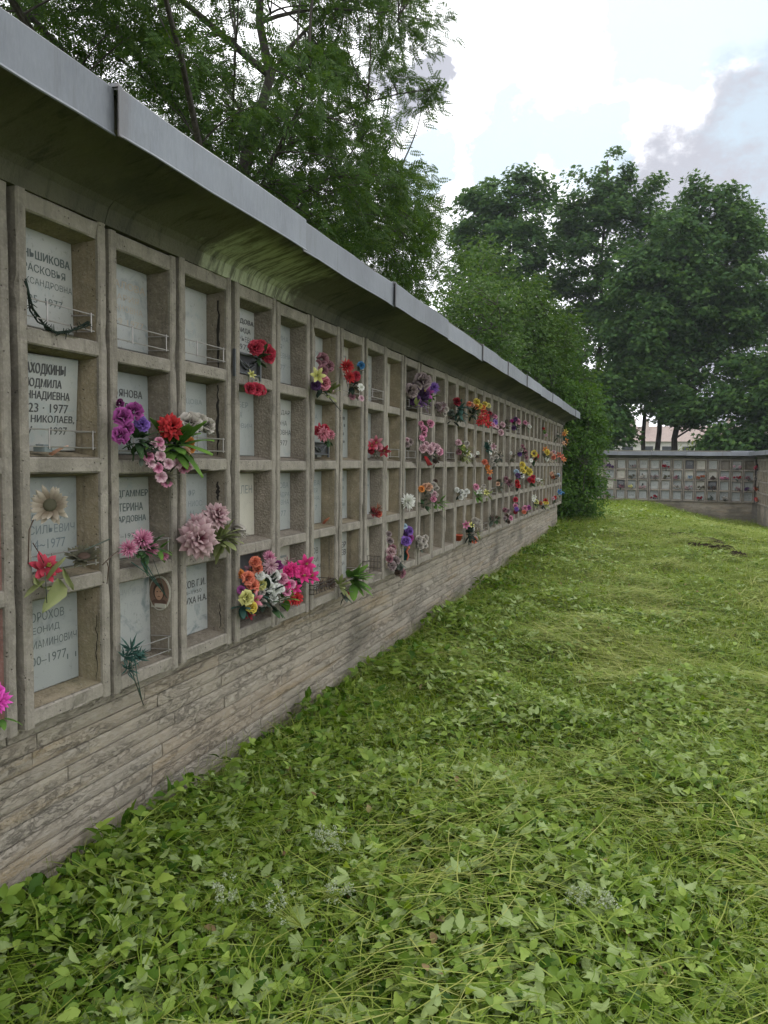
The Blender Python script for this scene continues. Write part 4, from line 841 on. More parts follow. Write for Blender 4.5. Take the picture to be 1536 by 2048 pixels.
def head_bm(kind, seed=0):
    """unit flower, about 1 across, axis +z"""
    b = MB(); rs = random.Random(seed * 31 + len(kind)); U = rs.uniform; pi = math.pi
    if kind == 'rose':
        for n, r, z, th, bd, ln, wd in ((5, .10, -.10, .75, .75, .42, .26), (5, .08, -.04, .45, .75, .40, .25), (4, .06, 0, .25, .55, .36, .2), (4, .04, .02, .08, .4, .32, .15), (3, .02, .03, -.05, .2, .30, .10)):
            a0 = U(0, 6)
            for k in range(n): petal(b, a0 + k * 2 * pi / n + U(-.15, .15), r, z, th + U(-.1, .1), bd, ln * U(.9, 1.1), wd, -.35, False, .012, rs, nv=5)
    elif kind in ('dahlia', 'aster'):
        N_ = ((13, 1.45, .25, .50), (12, 1.2, .3, .47), (11, .95, .3, .42), (9, .65, .3, .34), (7, .35, .25, .26)) if kind == 'dahlia' else ((20, 1.4, .15, .5), (18, 1.15, .2, .48), (16, .85, .2, .43), (12, .5, .2, .34))
        for q, (n, th, bd, ln) in enumerate(N_):
            a0 = U(0, 6)
            for k in range(n): petal(b, a0 + k * 2 * pi / n + U(-.12, .12), .03, .02 * q, th + U(-.16, .16), bd, ln * U(.85, 1.1), .085 if kind == 'dahlia' else .045, -.3, True, .008, rs, nu=4, nv=3)
    elif kind == 'pompon':
        for q, (n, th, bd, ln) in enumerate(((12, 1.75, .35, .50), (13, 1.45, .35, .50), (12, 1.15, .4, .46), (11, .85, .4, .42), (9, .55, .4, .36), (6, .25, .4, .28))):
            a0 = U(0, 6)
            for k in range(n): petal(b, a0 + k * 2 * pi / n + U(-.15, .15), .03, -.03 + .03 * q, th + U(-.2, .2), bd + U(-.2, .2), ln * U(.85, 1.1), .118, -.35, True, .018, rs, nu=5, nv=3)
    elif kind == 'daisy':
        for q, (n, th, ln) in enumerate(((15, 1.5, .36), (14, 1.25, .36))):
            for k in range(n): petal(b, k * 2 * pi / n + q * .2 + U(-.1, .1), .14, 0, th + U(-.35, .25), U(-.6, .2), ln * U(.85, 1.1), .075, -.25, True, .01, rs, nu=5, nv=3)
        for rr, zz in ((.0, .09),): pass
        n = 14; vs = [(0, 0, .05)] + [(r * math.cos(2 * pi * k / n), r * math.sin(2 * pi * k / n), z) for r, z in ((.09, .045), (.16, .02), (.17, -.03)) for k in range(n)]
        b.add(vs, [(0, 1 + k, 1 + (k + 1) % n) for k in range(n)] + [(1 + q * n + k, 1 + (q + 1) * n + k, 1 + (q + 1) * n + (k + 1) % n, 1 + q * n + (k + 1) % n) for q in range(2) for k in range(n)], 1, [0.6] * len(vs))
    elif kind == 'carnation':
        for q, (n, th, ln) in enumerate(((9, 1.35, .46), (9, 1.05, .48), (8, .75, .46), (7, .45, .44), (5, .15, .40))):
            for k in range(n): petal(b, k * 2 * pi / n + q + U(-.2, .2), .01, -.12 + .02 * q, th - .3 + U(-.15, .15), .55, ln * U(.85, 1.05), .19, -.1, False, .05, rs, nu=4, nv=5)
    elif kind in ('lily', 'poinsettia'):
        for q, (n, th, ln) in enumerate(((3, .75, .62), (3, .65, .62)) if kind == 'lily' else ((6, 1.3, .55), (5, 1.0, .42))):
            for k in range(n): petal(b, k * 2 * pi / n + q * pi / n, .02, -.1, th + U(-.1, .1), .75 if kind == 'lily' else .2, ln, .14, -.25, True, .012, rs, nu=6, nv=4)
        for k in range(5):
            a = k * 1.257; b.tube([(0, 0, -.05), (.06 * math.cos(a), .06 * math.sin(a), .22)], .012, .02, 4, 1)
    elif kind == 'blossom':
        for q in range(2):
            for k in range(6): petal(b, k * 2 * pi / 6 + q * .5 + U(-.1, .1), .02, 0, .75 + .35 * (1 - q) + U(-.1, .1), .5, .44, .17, -.25, False, .01, rs, nu=4, nv=3)
    elif kind == 'tulip':
        for q in range(2):
            for k in range(4): petal(b, k * pi / 2 + q * .8, .05, -.3, .85 - .25 * q, -.85, .62, .22, -.3, True, .01, rs, nu=6, nv=4)
    elif kind == 'leaf':
        petal(b, 0, 0, 0, 1.2, .55, 1.0, .22, -.2, True, .01, rs, nu=7, nv=3)
    elif kind == 'sprig':
        for k in range(26):
            a = U(0, 6.28); l = U(.35, .6); t = U(.2, 1.3); petal(b, a, U(0, .12), U(-.1, .1), t, U(-.3, .5), l, .035, 0, True, .01, rs, nu=3, nv=2)
    return b
_hm = {}
def head_mesh(kind, pal, seed, centre):
    k = (kind, pal, seed, centre)
    if k not in _hm: _hm[k] = head_bm(kind, seed).mesh('flower_head', [pmat(pal), pmat(centre)], True)
    return _hm[k]
def depth(p): return (p - CAM).dot(fw)
def px2m(px, p): return px * depth(p) / FPX
def aim(o, d): o.rotation_mode = 'QUATERNION'; o.rotation_quaternion = Vector(d).to_track_quat('Z', 'Y') @ Matrix.Rotation(random.uniform(0, 6.28), 3, 'Z').to_quaternion()
def leaf_cluster(b, c, n, rad, ln, rs, m=0):
    """n leaves round the point c"""
    for _ in range(n):
        d = Vector((rs.uniform(-.3, 1), rs.uniform(-1, 1), rs.uniform(-.8, .9))).normalized(); o = c + d * rad * rs.uniform(.1, .8)
        lb = head_bm('leaf', rs.randrange(5)); q = (d + Vector((rs.uniform(-.5, .5), rs.uniform(-.5, .5), rs.uniform(-.6, .3)))).normalized().to_track_quat('X', 'Z').to_matrix(); s = ln * rs.uniform(.6, 1.2)
        b.add([o + q @ (Vector(v) * s) for v in lb.v], lb.f, m, lb.tip)
def bouquet(label, cat, base, heads, leaves=(), stems=True, hang=(), group='artificial flowers left in the near wall', name=None, stemcol='leaf', plane=None, bx=-0.045, facing=None):
    """base: pixel of its foot on the sill; heads: (kind, px, py, diameter px, palette[, distance before the wall[, centre]]);
       leaves: (n, px, py, spread px, length px, palette[, distance]); hang: (pixel points, radius, palette[, distance])"""
    P = plane or onwall
    rs = random.Random(label); b0 = P(base[0], base[1], bx)
    root = tag(empty(name or 'flower_bouquet', b0), label, cat, group); st = MB()
    for i, h in enumerate(heads):
        kind, px, py, dia, pal = h[:5]; off = h[5] if len(h) > 5 else 0.045 + 0.02 * rs.random(); cen = h[6] if len(h) > 6 else ('brown' if kind == 'daisy' else 'lemon')
        p = P(px, py, off); s = px2m(dia, p) * 1.14
        o = link('flower_head', head_mesh(kind, pal, i % 3, cen), root, p - b0, None, s)
        f = facing or (CAM - p).normalized() * .75 + Vector((.5, 0, .25))
        if plane: f = (CAM - p).normalized()
        aim(o, f + Vector((rs.uniform(-.35, .35), rs.uniform(-.4, .4), rs.uniform(-.3, .4))))
        if stems: st.tube(bez(Vector((rs.uniform(-.01, .01), rs.uniform(-.02, .02), .01)), (p - b0) * .5 + Vector((-.02, 0, .05)), p - b0 - Vector((.02, 0, .3 * s)), 5), .0022, .0018, 4, caps=False)
    for pts, rad, pal, *dd in hang:
        hb = MB(); q = [P(a, c, (dd[0] if dd else 0.03)) - b0 for a, c in pts]; hb.tube(q, rad, rad * .8, 5); hb.tip = [.5] * len(hb.v)
        hb.build('stem', pmat(pal), root, True)
    if st.v: st.tip = [.4] * len(st.v); st.build('stem', pmat(stemcol), root, True)
    for lf in leaves:
        n, px, py, spread, ln, pal = lf[:6]; c = P(px, py, lf[6] if len(lf) > 6 else .03); lb = MB()
        leaf_cluster(lb, c - b0, int(n * 1.8) if n > 3 else n, px2m(spread, c) * 1.1, px2m(ln, c) * (1.35 if n >= 6 else 1.15), rs); lb.build('foliage', pmat(pal), root, True)
    return root
B = bouquet
# -- column 0 (cut by the left edge)
B('bright magenta flower with a green leaf at the left edge, bottom row', 'flower', (-6, 1432), [('dahlia', -4, 1402, 46, 'magenta', .03), ('rose', -14, 1385, 40, 'magenta', .02)], [(3, 4, 1436, 14, 36, 'brightleaf', .03)], name='artificial_flower')
# -- column 1
wr = tag(empty('wire_wreath', onwall(100, 640, -.02)), 'dark twisted wreath hanging on the rail of the top left niche', 'wreath'); w0 = wr.location; rs = random.Random(3)
path = [(50, 560), (56, 590), (64, 618), (78, 640), (95, 655), (115, 666), (138, 663), (155, 655), (178, 646)]
for kk in range(3):
    b = MB(); b.tube([onwall(a + rs.uniform(-4, 4), c + rs.uniform(-4, 4), -.006 + rs.uniform(-.008, .012)) - w0 for a, c in path], .0035, .0028, 5); b.tip = [.2] * len(b.v); b.build('strand', pmat('darkleaf'), wr, True)
b = MB()
for k in range(46):
    i = rs.randrange(1, len(path) - 1); a, c = path[i]; u = rs.random(); a += (path[i + 1][0] - a) * u; c += (path[i + 1][1] - c) * u; p = onwall(a, c, -.004) - w0
    b.tube([p, p + Vector((rs.uniform(-.3, .6), rs.uniform(-1, 1), rs.uniform(-1, 1))).normalized() * rs.uniform(.015, .03)], .0022, .001, 4)
b.tip = [.3] * len(b.v); b.build('thorn', pmat('darkleaf'), wr, True)
b = MB(); c = onwall(86, 911, -.03); b.box((-.02, -.028, 0), (.02, .028, .018)); b.box((-.016, -.02, .018), (.012, .016, .026))
tag(b.build('stone_block', M['ink_grey'], None, False, (c.x, c.y, OPT[1] - OH + .02), (0, 0, .3)), 'small grey stone lying on the sill of the second niche', 'stone')
c = onwall(116, 914, -.03); d = tag(empty('dry_leaf', c), 'curled tan leaf lying beside the small grey stone', 'leaf'); b = head_bm('leaf', 2); lo = link('blade', b.mesh('blade', [pmat('peach')], True), d, (-.02, -.035, .0), (0, R(-24), R(75)), .10)
B('large cream sunflower standing in the third niche of the first whole column', 'flower', (70, 1120), [('daisy', 100, 1010, 74, 'cream', .04, 'drab')], (), False, hang=[([(92, 1016), (70, 1032), (58, 1060), (56, 1128)], .003, 'brown', .0)], name='artificial_flower', facing=Vector((.62, -.55, .25)))
B('red poinsettia with pale yellow green leaves tied under the sunflower', 'flower', (95, 1150), [('poinsettia', 93, 1133, 54, 'crimson', .035)], [(2, 88, 1160, 10, 44, 'paleleaf', .04)], False,
  hang=[([(90, 1145), (92, 1170), (94, 1206)], .002, 'greyleaf', .05), ([(66, 1086), (78, 1106), (88, 1126)], .002, 'brown', .03)], name='artificial_flower', facing=Vector((.7, -.45, -.2)))
lf = tag(empty('artificial_leaf', onwall(112, 1165, .05)), 'long pale yellow green cloth leaf hanging below the red poinsettia', 'leaf'); l0 = lf.location
for pts, wds in ((((118, 1158), (121, 1172), (116, 1186), (104, 1200), (92, 1215), (85, 1226)), (4, 14, 17, 13, 7, 1)), (((126, 1134), (132, 1152), (140, 1168), (146, 1180)), (1, 7, 8, 2)), (((70, 1155), (76, 1170), (90, 1178), (104, 1172)), (3, 9, 7, 2))):
    b = MB(); vs = []; tp = []
    for i, ((a, c), wd) in enumerate(zip(pts, wds)):
        for s in (-1, 0, 1): vs.append(onwall(a + s * wd, c + s * wd * .35, .05 + (0 if s else -.012)) - l0); tp.append(.5 + .4 * (s == 1))
    b.add(vs, [(i * 3 + j, i * 3 + j + 1, i * 3 + j + 4, i * 3 + j + 3) for i in range(len(pts) - 1) for j in range(2)], 0, tp); b.build('leaf_blade', pmat('paleleaf'), lf, True)
B('withered brown sunflower lying face down on the rail, its stem sticking out', 'flower', (185, 1126), [('daisy', 168, 1112, 66, 'drab', .03, 'brown')], (), False, hang=[([(170, 1100), (195, 1089), (220, 1078)], .0032, 'greyleaf', .05), ([(205, 1130), (220, 1115), (236, 1102)], .0022, 'brown', .05), ([(214, 1124), (217, 1135), (214, 1168)], .0022, 'brown', .05)], name='withered_flower', facing=Vector((.15, -.2, .95)))
# -- column 2
B('dark purple roses and a violet carnation in the second niche of column two', 'bouquet', (262, 905), [('rose', 246, 834, 36, 'purple', .08), ('rose', 268, 822, 34, 'purple', .05), ('rose', 241, 871, 32, 'purple', .09), ('rose', 252, 856, 30, 'purple', .05), ('carnation', 284, 849, 32, 'violet', .06), ('tulip', 240, 806, 22, 'purple', .02)],
  [(12, 276, 880, 22, 24, 'leaf', .05), (6, 284, 912, 16, 24, 'greyleaf', .05)])
B('red dahlia above orange flowers and a broad bright green leaf, right of the purple roses', 'bouquet', (342, 912), [('pompon', 342, 854, 50, 'red', .06), ('blossom', 378, 884, 22, 'orange', .06), ('blossom', 372, 904, 20, 'peach', .06), ('blossom', 381, 897, 20, 'orange', .05)], [(9, 350, 890, 14, 52, 'brightleaf', .035), (6, 342, 898, 18, 26, 'darkleaf', .02)])
B('trailing pale pink blossoms hanging over the sill of column two', 'bouquet', (318, 908), [('blossom', a, c, d, 'palepink' if i % 3 else 'pink', .07) for i, (a, c, d) in enumerate(((318, 884, 20), (322, 895, 18), (306, 890, 16), (297, 914, 22), (320, 912, 22), (300, 926, 24), (315, 936, 22), (336, 928, 22), (354, 928, 22), (367, 936, 24), (376, 934, 18), (322, 954, 24), (333, 966, 22), (340, 963, 16)))],
  [(5, 334, 950, 14, 20, 'drab', .06)], hang=[([(330, 905), (326, 930), (326, 958)], .0018, 'leaf', .06), ([(340, 905), (358, 920), (372, 930)], .0018, 'leaf', .06)])
B('pair of faded white roses on a bent stem in column three', 'bouquet', (372, 905), [('rose', 381, 846, 42, 'faded', .06), ('carnation', 398, 842, 34, 'faded', .05), ('rose', 416, 852, 30, 'faded', .07)], [(3, 400, 858, 14, 22, 'greyleaf', .05)], hang=[([(376, 900), (388, 868), (416, 858)], .002, 'drab', .04)])
B('pink asters laid behind the rail, their green stems hanging down', 'bouquet', (285, 1112), [('aster', 284, 1080, 42, 'pink', .03), ('aster', 256, 1098, 34, 'pink', .02), ('aster', 302, 1098, 30, 'pink', .03), ('aster', 328, 1112, 18, 'pink', .03)], [(9, 284, 1100, 22, 26, 'leaf', .02), (4, 316, 1098, 12, 26, 'brightleaf', .01)],
  False, hang=[([(282, 1124), (300, 1150), (330, 1190)], .0022, 'tealleaf', .05), ([(290, 1124), (310, 1158), (334, 1196)], .0022, 'tealleaf', .05), ([(262, 1124), (292, 1145), (326, 1184)], .0018, 'tealleaf', .05), ([(306, 1118), (322, 1160), (330, 1188)], .0015, 'greyleaf', .05)])
B('dark blue green artificial fir bunch with stems dangling below the bottom sill', 'bouquet', (256, 1335), [('sprig', 262, 1300, 50, 'tealleaf', .02), ('sprig', 250, 1315, 40, 'tealleaf', .02), ('sprig', 272, 1318, 42, 'tealleaf', .03), ('sprig', 256, 1338, 38, 'tealleaf', .04), ('sprig', 282, 1308, 26, 'tealleaf', .02)], (), False,
  hang=[([(262, 1325), (268, 1355), (287, 1410)], .003, 'greyleaf', .06), ([(270, 1320), (274, 1352), (284, 1400)], .002, 'tealleaf', .06), ([(256, 1348), (270, 1362), (280, 1385)], .0018, 'tealleaf', .06)], name='artificial_fir')
# oval portrait on the inner side of the bottom niche of column two
cn = NC[6]; z3 = OPT[3] - OH
yq = lambda x: WCOL - RIB - .001 - .017 * (-x - .016) / .106 - .003
b = MB(); n = 28; cx, cz = -.062, z3 + .285
for (ra, rb, dy, mi) in ((.052, .078, 0.0, 0), (.045, .070, -.004, 1)):
    ring = [(cx + ra * math.cos(2 * math.pi * k / n), yq(cx + ra * math.cos(2 * math.pi * k / n)) + dy, cz + rb * math.sin(2 * math.pi * k / n)) for k in range(n)]
    b.add(ring + [(q[0], q[1] + .004, q[2]) for q in ring], [tuple(range(n))] + [(k, (k + 1) % n, n + (k + 1) % n, n + k) for k in range(n)], mi)
def ov(c0, c1, ra, rb, dy, mi, a0=0, a1=6.2832):
    pts = [(c0 + ra * math.cos(a0 + (a1 - a0) * k / 18), yq(c0 + ra * math.cos(a0 + (a1 - a0) * k / 18)) + dy, c1 + rb * math.sin(a0 + (a1 - a0) * k / 18)) for k in range(18)]; b.add(pts, [tuple(range(18))], mi)
ov(cx, cz + .008, .027, .040, -.0048, 2); ov(cx, cz + .002, .020, .032, -.0056, 3); ov(cx, cz - .044, .036, .020, -.0052, 4, 0, math.pi); ov(cx - .007, cz + .008, .004, .002, -.0062, 2); ov(cx + .008, cz + .008, .004, .002, -.0062, 2); ov(cx, cz - .013, .007, .002, -.0062, 4)
b.box((cx - .040, yq(cx) - .0075, cz - .064), (cx + .034, yq(cx) - .0035, cz - .046), 0)
link('portrait_medallion', b.mesh('portrait_medallion', [M['marble_cream'], plain('sepia_ground', (.16, .10, .07)), plain('sepia_hair', (.035, .02, .014)), plain('sepia_skin', (.38, .22, .14)), plain('sepia_coat', (.09, .05, .035))]), cn)
# -- column 3
B('big dusty pink dahlia pair with yellowish leaves in the third niche of column three', 'bouquet', (415, 1098), [('pompon', 396, 1078, 74, 'dustpink', .09), ('pompon', 400, 1054, 52, 'dustpink', .05), ('pompon', 432, 1032, 52, 'dustpink', .06)], [(16, 440, 1078, 20, 26, 'paleleaf', .02)])
B('withered grey flower head dangling on a wire between columns three and four', 'flower', (455, 1056), [('tulip', 478, 1062, 36, 'faded', .05), ('sprig', 480, 1066, 30, 'faded', .05)], (), False, hang=[([(440, 1052), (458, 1054), (476, 1054)], .0018, 'brown', .03)], name='withered_flower', facing=Vector((.5, .1, -.6)))
# -- column 4
def planter(label, px0, px1, py0, py1, xo=.02, scroll=True):
    """square black cemetery planter: four posts, panels with a relief, pedestal foot"""
    p0 = onwall(px0, py1, xo); p1 = onwall(px1, py0, xo); wd = abs(p1.y - p0.y); ht = abs(p1.z - p0.z); root = tag(empty('planter_box', (xo - wd * .42, (p0.y + p1.y) / 2, p0.z)), label, 'planter'); q = wd / 2; dp = min(q, .085)
    b = MB(); b.box((-dp, -q * .92, ht * .12), (dp * .92, q * .92, ht * .95)); b.build('box', M['black_paint'], root)
    for sx in (-1, 1):
        for sy in (-1, 1): b = MB(); b.box((sx * dp - .007, sy * q - .007, .0), (sx * dp + .007, sy * q + .007, ht * 1.02)); b.build('corner_post', M['grey_paint'], root)
    b = MB()
    for z in (.14, .88): b.box((dp + .0005, -q + .008, ht * z), (dp + .006, q - .008, ht * (z + .08)))
    n = 12
    b.tube([(dp + .002, -q * .7 + 1.4 * q * k / n, ht * (.72 - .35 * math.sin(math.pi * k / n))) for k in range(n + 1)], .004, seg=5); b.tube([(dp + .002, -q * .7 + 1.4 * q * k / n, ht * (.72 - .22 * math.sin(math.pi * k / n))) for k in range(n + 1)], .003, seg=5)
    b.tube([(dp + .004, -q * .25, ht * .6), (dp + .008, 0, ht * .44), (dp + .004, q * .25, ht * .6)], .006, .003, 5); b.tube([(dp + .004, 0, ht * .62), (dp + .004, 0, ht * .3)], .006, .003, 5)
    b.build('relief', M['grey_paint'], root, True)
    b = MB(); b.box((-dp * .5, -q * .4, -.004), (dp * .5, q * .4, ht * .12)); b.build('foot', M['black_paint'], root); return root
M['black_paint'] = plain('black_paint', (.018, .019, .021), .5); M['grey_paint'] = plain('grey_black_paint', (.075, .08, .085), .5)
def basket(label, px0, px1, py0, py1, xo=.0, mk='wire_dark', scroll=True, cat='basket', nb=9, r=.0028):
    """open wrought wire basket"""
    p0 = onwall(px0, py1, xo); p1 = onwall(px1, py0, xo); wd = abs(p1.y - p0.y); ht = abs(p1.z - p0.z); q = wd / 2; dp = .055
    root = tag(empty('wire_basket', (xo - dp, (p0.y + p1.y) / 2, p0.z + .004)), label, cat)
    b = MB()
    for z in (.004, ht * .55, ht): b.tube([(-dp, -q, z), (dp, -q, z), (dp, q, z), (-dp, q, z), (-dp, -q, z)], r, seg=5)
    b.build('rim', M[mk], root)
    for k in range(nb):
        b = MB(); y = -q + 2 * q * k / (nb - 1); b.tube([(dp, y, 0), (dp, y, ht)], r * .8, seg=4); b.build('bar', M[mk], root)
    for k in range(4):
        x = -dp + 2 * dp * k / 4
        for y in (-q, q): b = MB(); b.tube([(x, y, 0), (x, y, ht)], r * .8, seg=4); b.build('bar', M[mk], root)
    if scroll:
        for k in range(4):
            b = MB(); yc = -q * .75 + q * .5 * k; b.tube([(dp + .003, yc + .18 * q * (1 - a / 14) * math.cos(a * .75), ht * .5 + ht * .3 * (1 - a / 14) * math.sin(a * .75)) for a in range(12)], r, seg=4); b.build('scroll', M[mk], root)
    return root
planter('black square planter with a relief standing in the top niche of column four', 478, 528, 712, 752)
B('two deep red carnations rising from the upper black planter', 'bouquet', (508, 728), [('carnation', 512, 696, 32, 'crimson', .03), ('carnation', 534, 706, 34, 'crimson', .05), ('carnation', 522, 690, 24, 'crimson', .03), ('carnation', 538, 716, 24, 'crimson', .06)], [(7, 516, 716, 14, 20, 'leaf', .02)])
B('red carnations hanging on wire under the planter of column four', 'bouquet', (505, 754), [('carnation', 500, 777, 26, 'crimson', .05), ('carnation', 512, 778, 28, 'crimson', .06), ('carnation', 521, 780, 24, 'crimson', .05), ('lily', 503, 749, 16, 'lemon', .03)], [(4, 510, 766, 16, 14, 'drab', .04)], hang=[([(498, 752), (497, 768)], .0014, 'leaf', .04), ([(518, 752), (519, 770)], .0014, 'leaf', .04)])
basket('black scrolled basket filled with a mixed bouquet, bottom niche of column four', 479, 546, 1206, 1246, -.02)
B('mixed bouquet of white, coral and yellow roses overflowing the scrolled basket', 'bouquet', (510, 1220),
  [('carnation', 510, 1124, 24, 'coral'), ('carnation', 515, 1138, 24, 'coral'), ('carnation', 479, 1147, 20, 'orange', .0), ('rose', 496, 1156, 26, 'coral'), ('rose', 506, 1171, 26, 'coral'), ('rose', 522, 1167, 24, 'lemon'), ('carnation', 520, 1151, 20, 'white'), ('carnation', 532, 1160, 22, 'white'), ('rose', 539, 1175, 22, 'white', .07),
   ('rose', 550, 1177, 22, 'white', .07), ('carnation', 551, 1151, 22, 'white', .06), ('carnation', 560, 1177, 20, 'white', .06), ('rose', 547, 1198, 20, 'white', .06), ('rose', 524, 1184, 14, 'faded', .06), ('rose', 525, 1206, 18, 'faded', .06), ('aster', 538, 1115, 26, 'pink', .04), ('aster', 541, 1132, 30, 'palepink', .06), ('carnation', 544, 1142, 22, 'pink', .03),
   ('rose', 493, 1196, 28, 'lemon', .08), ('lily', 511, 1200, 30, 'redpink', .08), ('rose', 503, 1214, 24, 'yellow', .08), ('poinsettia', 501, 1227, 22, 'darkred', .07), ('blossom', 482, 1180, 18, 'purple', .02), ('lily', 500, 1140, 22, 'mauve', .0)],
  [(18, 520, 1190, 34, 22, 'darkleaf', .02), (12, 540, 1206, 26, 20, 'leaf', .04), (8, 484, 1212, 14, 24, 'tealleaf', .04), (8, 500, 1183, 20, 18, 'tealleaf', .03)], bx=-.07)
# -- column 5
B('hot pink and crimson flowers leaning to the right in the bottom niche of column five', 'bouquet', (588, 1203),
  [('tulip', 556, 1131, 26, 'purple', .05), ('carnation', 565, 1157, 24, 'pink', .05), ('carnation', 572, 1170, 22, 'hotpink', .06), ('blossom', 582, 1169, 20, 'pink', .06), ('blossom', 573, 1184, 20, 'pink', .07), ('lily', 590, 1176, 24, 'hotpink', .05), ('dahlia', 592, 1197, 28, 'red', .06), ('carnation', 588, 1188, 20, 'hotpink', .04),
   ('dahlia', 584, 1139, 34, 'hotpink', .04), ('carnation', 576, 1142, 22, 'hotpink', .03), ('lily', 612, 1128, 32, 'hotpink', .08), ('lily', 606, 1151, 28, 'hotpink', .08), ('lily', 622, 1152, 30, 'hotpink', .09), ('carnation', 600, 1142, 24, 'hotpink', .06), ('sprig', 574, 1122, 26, 'dustpink', .0), ('blossom', 574, 1206, 16, 'red', .04)],
  [(6, 566, 1197, 14, 20, 'brightleaf', .05), (6, 596, 1158, 14, 20, 'darkleaf', .02)])
# -- column 6, 7
B('dull mauve roses with a pale lily, its dark stem hanging right, top of column six', 'bouquet', (640, 784), [('rose', 645, 718, 24, 'mauve', .03), ('rose', 658, 732, 20, 'mauve', .04), ('rose', 646, 741, 20, 'mauve', .05), ('lily', 635, 751, 28, 'lemon', .09), ('rose', 648, 766, 28, 'redpink', .07), ('carnation', 632, 770, 22, 'darkviolet', .05), ('blossom', 662, 782, 12, 'palepink', .05)],
  [(9, 656, 788, 16, 20, 'paleleaf', .05), (6, 640, 776, 12, 16, 'darkleaf', .04)], hang=[([(650, 784), (664, 802), (682, 822)], .003, 'darkleaf', .07)])
planter('second black planter with an urn relief, column six below the mauve roses', 630, 664, 884, 914, .01)
B('open pink lilies standing in the black planter of column six', 'bouquet', (646, 888), [('dahlia', 646, 868, 28, 'redpink', .03), ('lily', 640, 858, 20, 'crimson', .0), ('carnation', 634, 862, 18, 'darkred', .0), ('dahlia', 660, 869, 20, 'redpink', .03), ('carnation', 650, 857, 18, 'crimson', .01)], [(5, 655, 880, 10, 14, 'leaf', .02)])
d = tag(empty('dry_leaf', onwall(655, 1047, -.02)), 'curled reddish dry leaf alone on the sill of column six', 'leaf'); link('blade', head_bm('leaf', 1).mesh('blade', [pmat('rust')], True), d, (-.02, -.03, .0), (0, R(-30), R(70)), .075)
basket('black wrought basket full of dead stalks, bottom niche of column six', 628, 669, 1158, 1192, .03)
B('dead dark stalks lying in the wrought basket of column six', 'bouquet', (646, 1188), [('sprig', 640, 1172, 30, 'brown', .0), ('sprig', 655, 1168, 30, 'brown', .0), ('sprig', 664, 1164, 20, 'drab', .02)], (), False, name='withered_flower')
B('red gerberas, one blue flower and white petals behind the top rail of column seven', 'bouquet', (700, 795), [('aster', 693, 733, 28, 'red', .05), ('aster', 698, 755, 24, 'red', .05), ('carnation', 712, 752, 20, 'crimson', .04), ('carnation', 722, 731, 16, 'blue', .05), ('blossom', 721, 775, 16, 'white', .06), ('blossom', 722, 797, 13, 'palepink', .05), ('blossom', 704, 794, 14, 'mauve', .0)],
  [(4, 718, 744, 8, 14, 'greyleaf', .04), (6, 704, 772, 12, 16, 'darkleaf', .0)])
B('fallen green sprig with long fresh leaves over the bottom sill of column seven', 'bouquet', (690, 1168), [('blossom', 694, 1188, 10, 'darkred', .05)], [(12, 704, 1158, 16, 30, 'brightleaf', .04), (7, 680, 1172, 12, 20, 'paleleaf', .04), (8, 688, 1186, 14, 14, 'greyleaf', .05)], False, hang=[([(690, 1166), (708, 1156), (722, 1148)], .002, 'greyleaf', .02)], name='leafy_sprig')
# -- column 8, 9
B('pink and dark red lilies over the rail in the second niche of column eight', 'bouquet', (748, 908), [('lily', 752, 885, 24, 'redpink', .04), ('lily', 743, 892, 18, 'crimson', .02), ('carnation', 758, 893, 16, 'redpink', .04), ('lily', 768, 902, 22, 'darkred', .07), ('carnation', 742, 902, 14, 'darkred', .0)], [(4, 750, 905, 10, 12, 'drab', .02)])
B('dried brick red bunch in a wire frame, third niche of column eight', 'bouquet', (746, 1036), [('sprig', 756, 1020, 22, 'rust', .04), ('sprig', 748, 1028, 26, 'darkred', .02), ('sprig', 742, 1022, 20, 'brown', .0), ('carnation', 758, 1028, 14, 'coral', .04)], (), False, name='withered_flower')
basket('empty rusty wire basket with upright bars, bottom niche of column eight', 732, 762, 1114, 1150, .02, 'wire_dark', False, nb=5, r=.0025)
B('long dried mauve garland trailing out of the bottom niche of column nine', 'garland', (786, 1120), [('carnation', 778, 1068, 12, 'ashmauve', .0), ('carnation', 780, 1082, 16, 'ashmauve', .02), ('carnation', 785, 1096, 16, 'mauve', .03), ('rose', 782, 1104, 18, 'dustpink', .04), ('carnation', 788, 1102, 14, 'ashmauve', .04), ('carnation', 779, 1118, 16, 'mauve', .04), ('carnation', 790, 1122, 22, 'ashmauve', .05), ('rose', 784, 1132, 18, 'ashmauve', .05), ('carnation', 798, 1134, 18, 'greyleaf', .06), ('rose', 803, 1146, 18, 'mauve', .07), ('carnation', 796, 1146, 14, 'brown', .06)],
  [(10, 792, 1128, 14, 12, 'greyleaf', .05)], name='dried_garland')
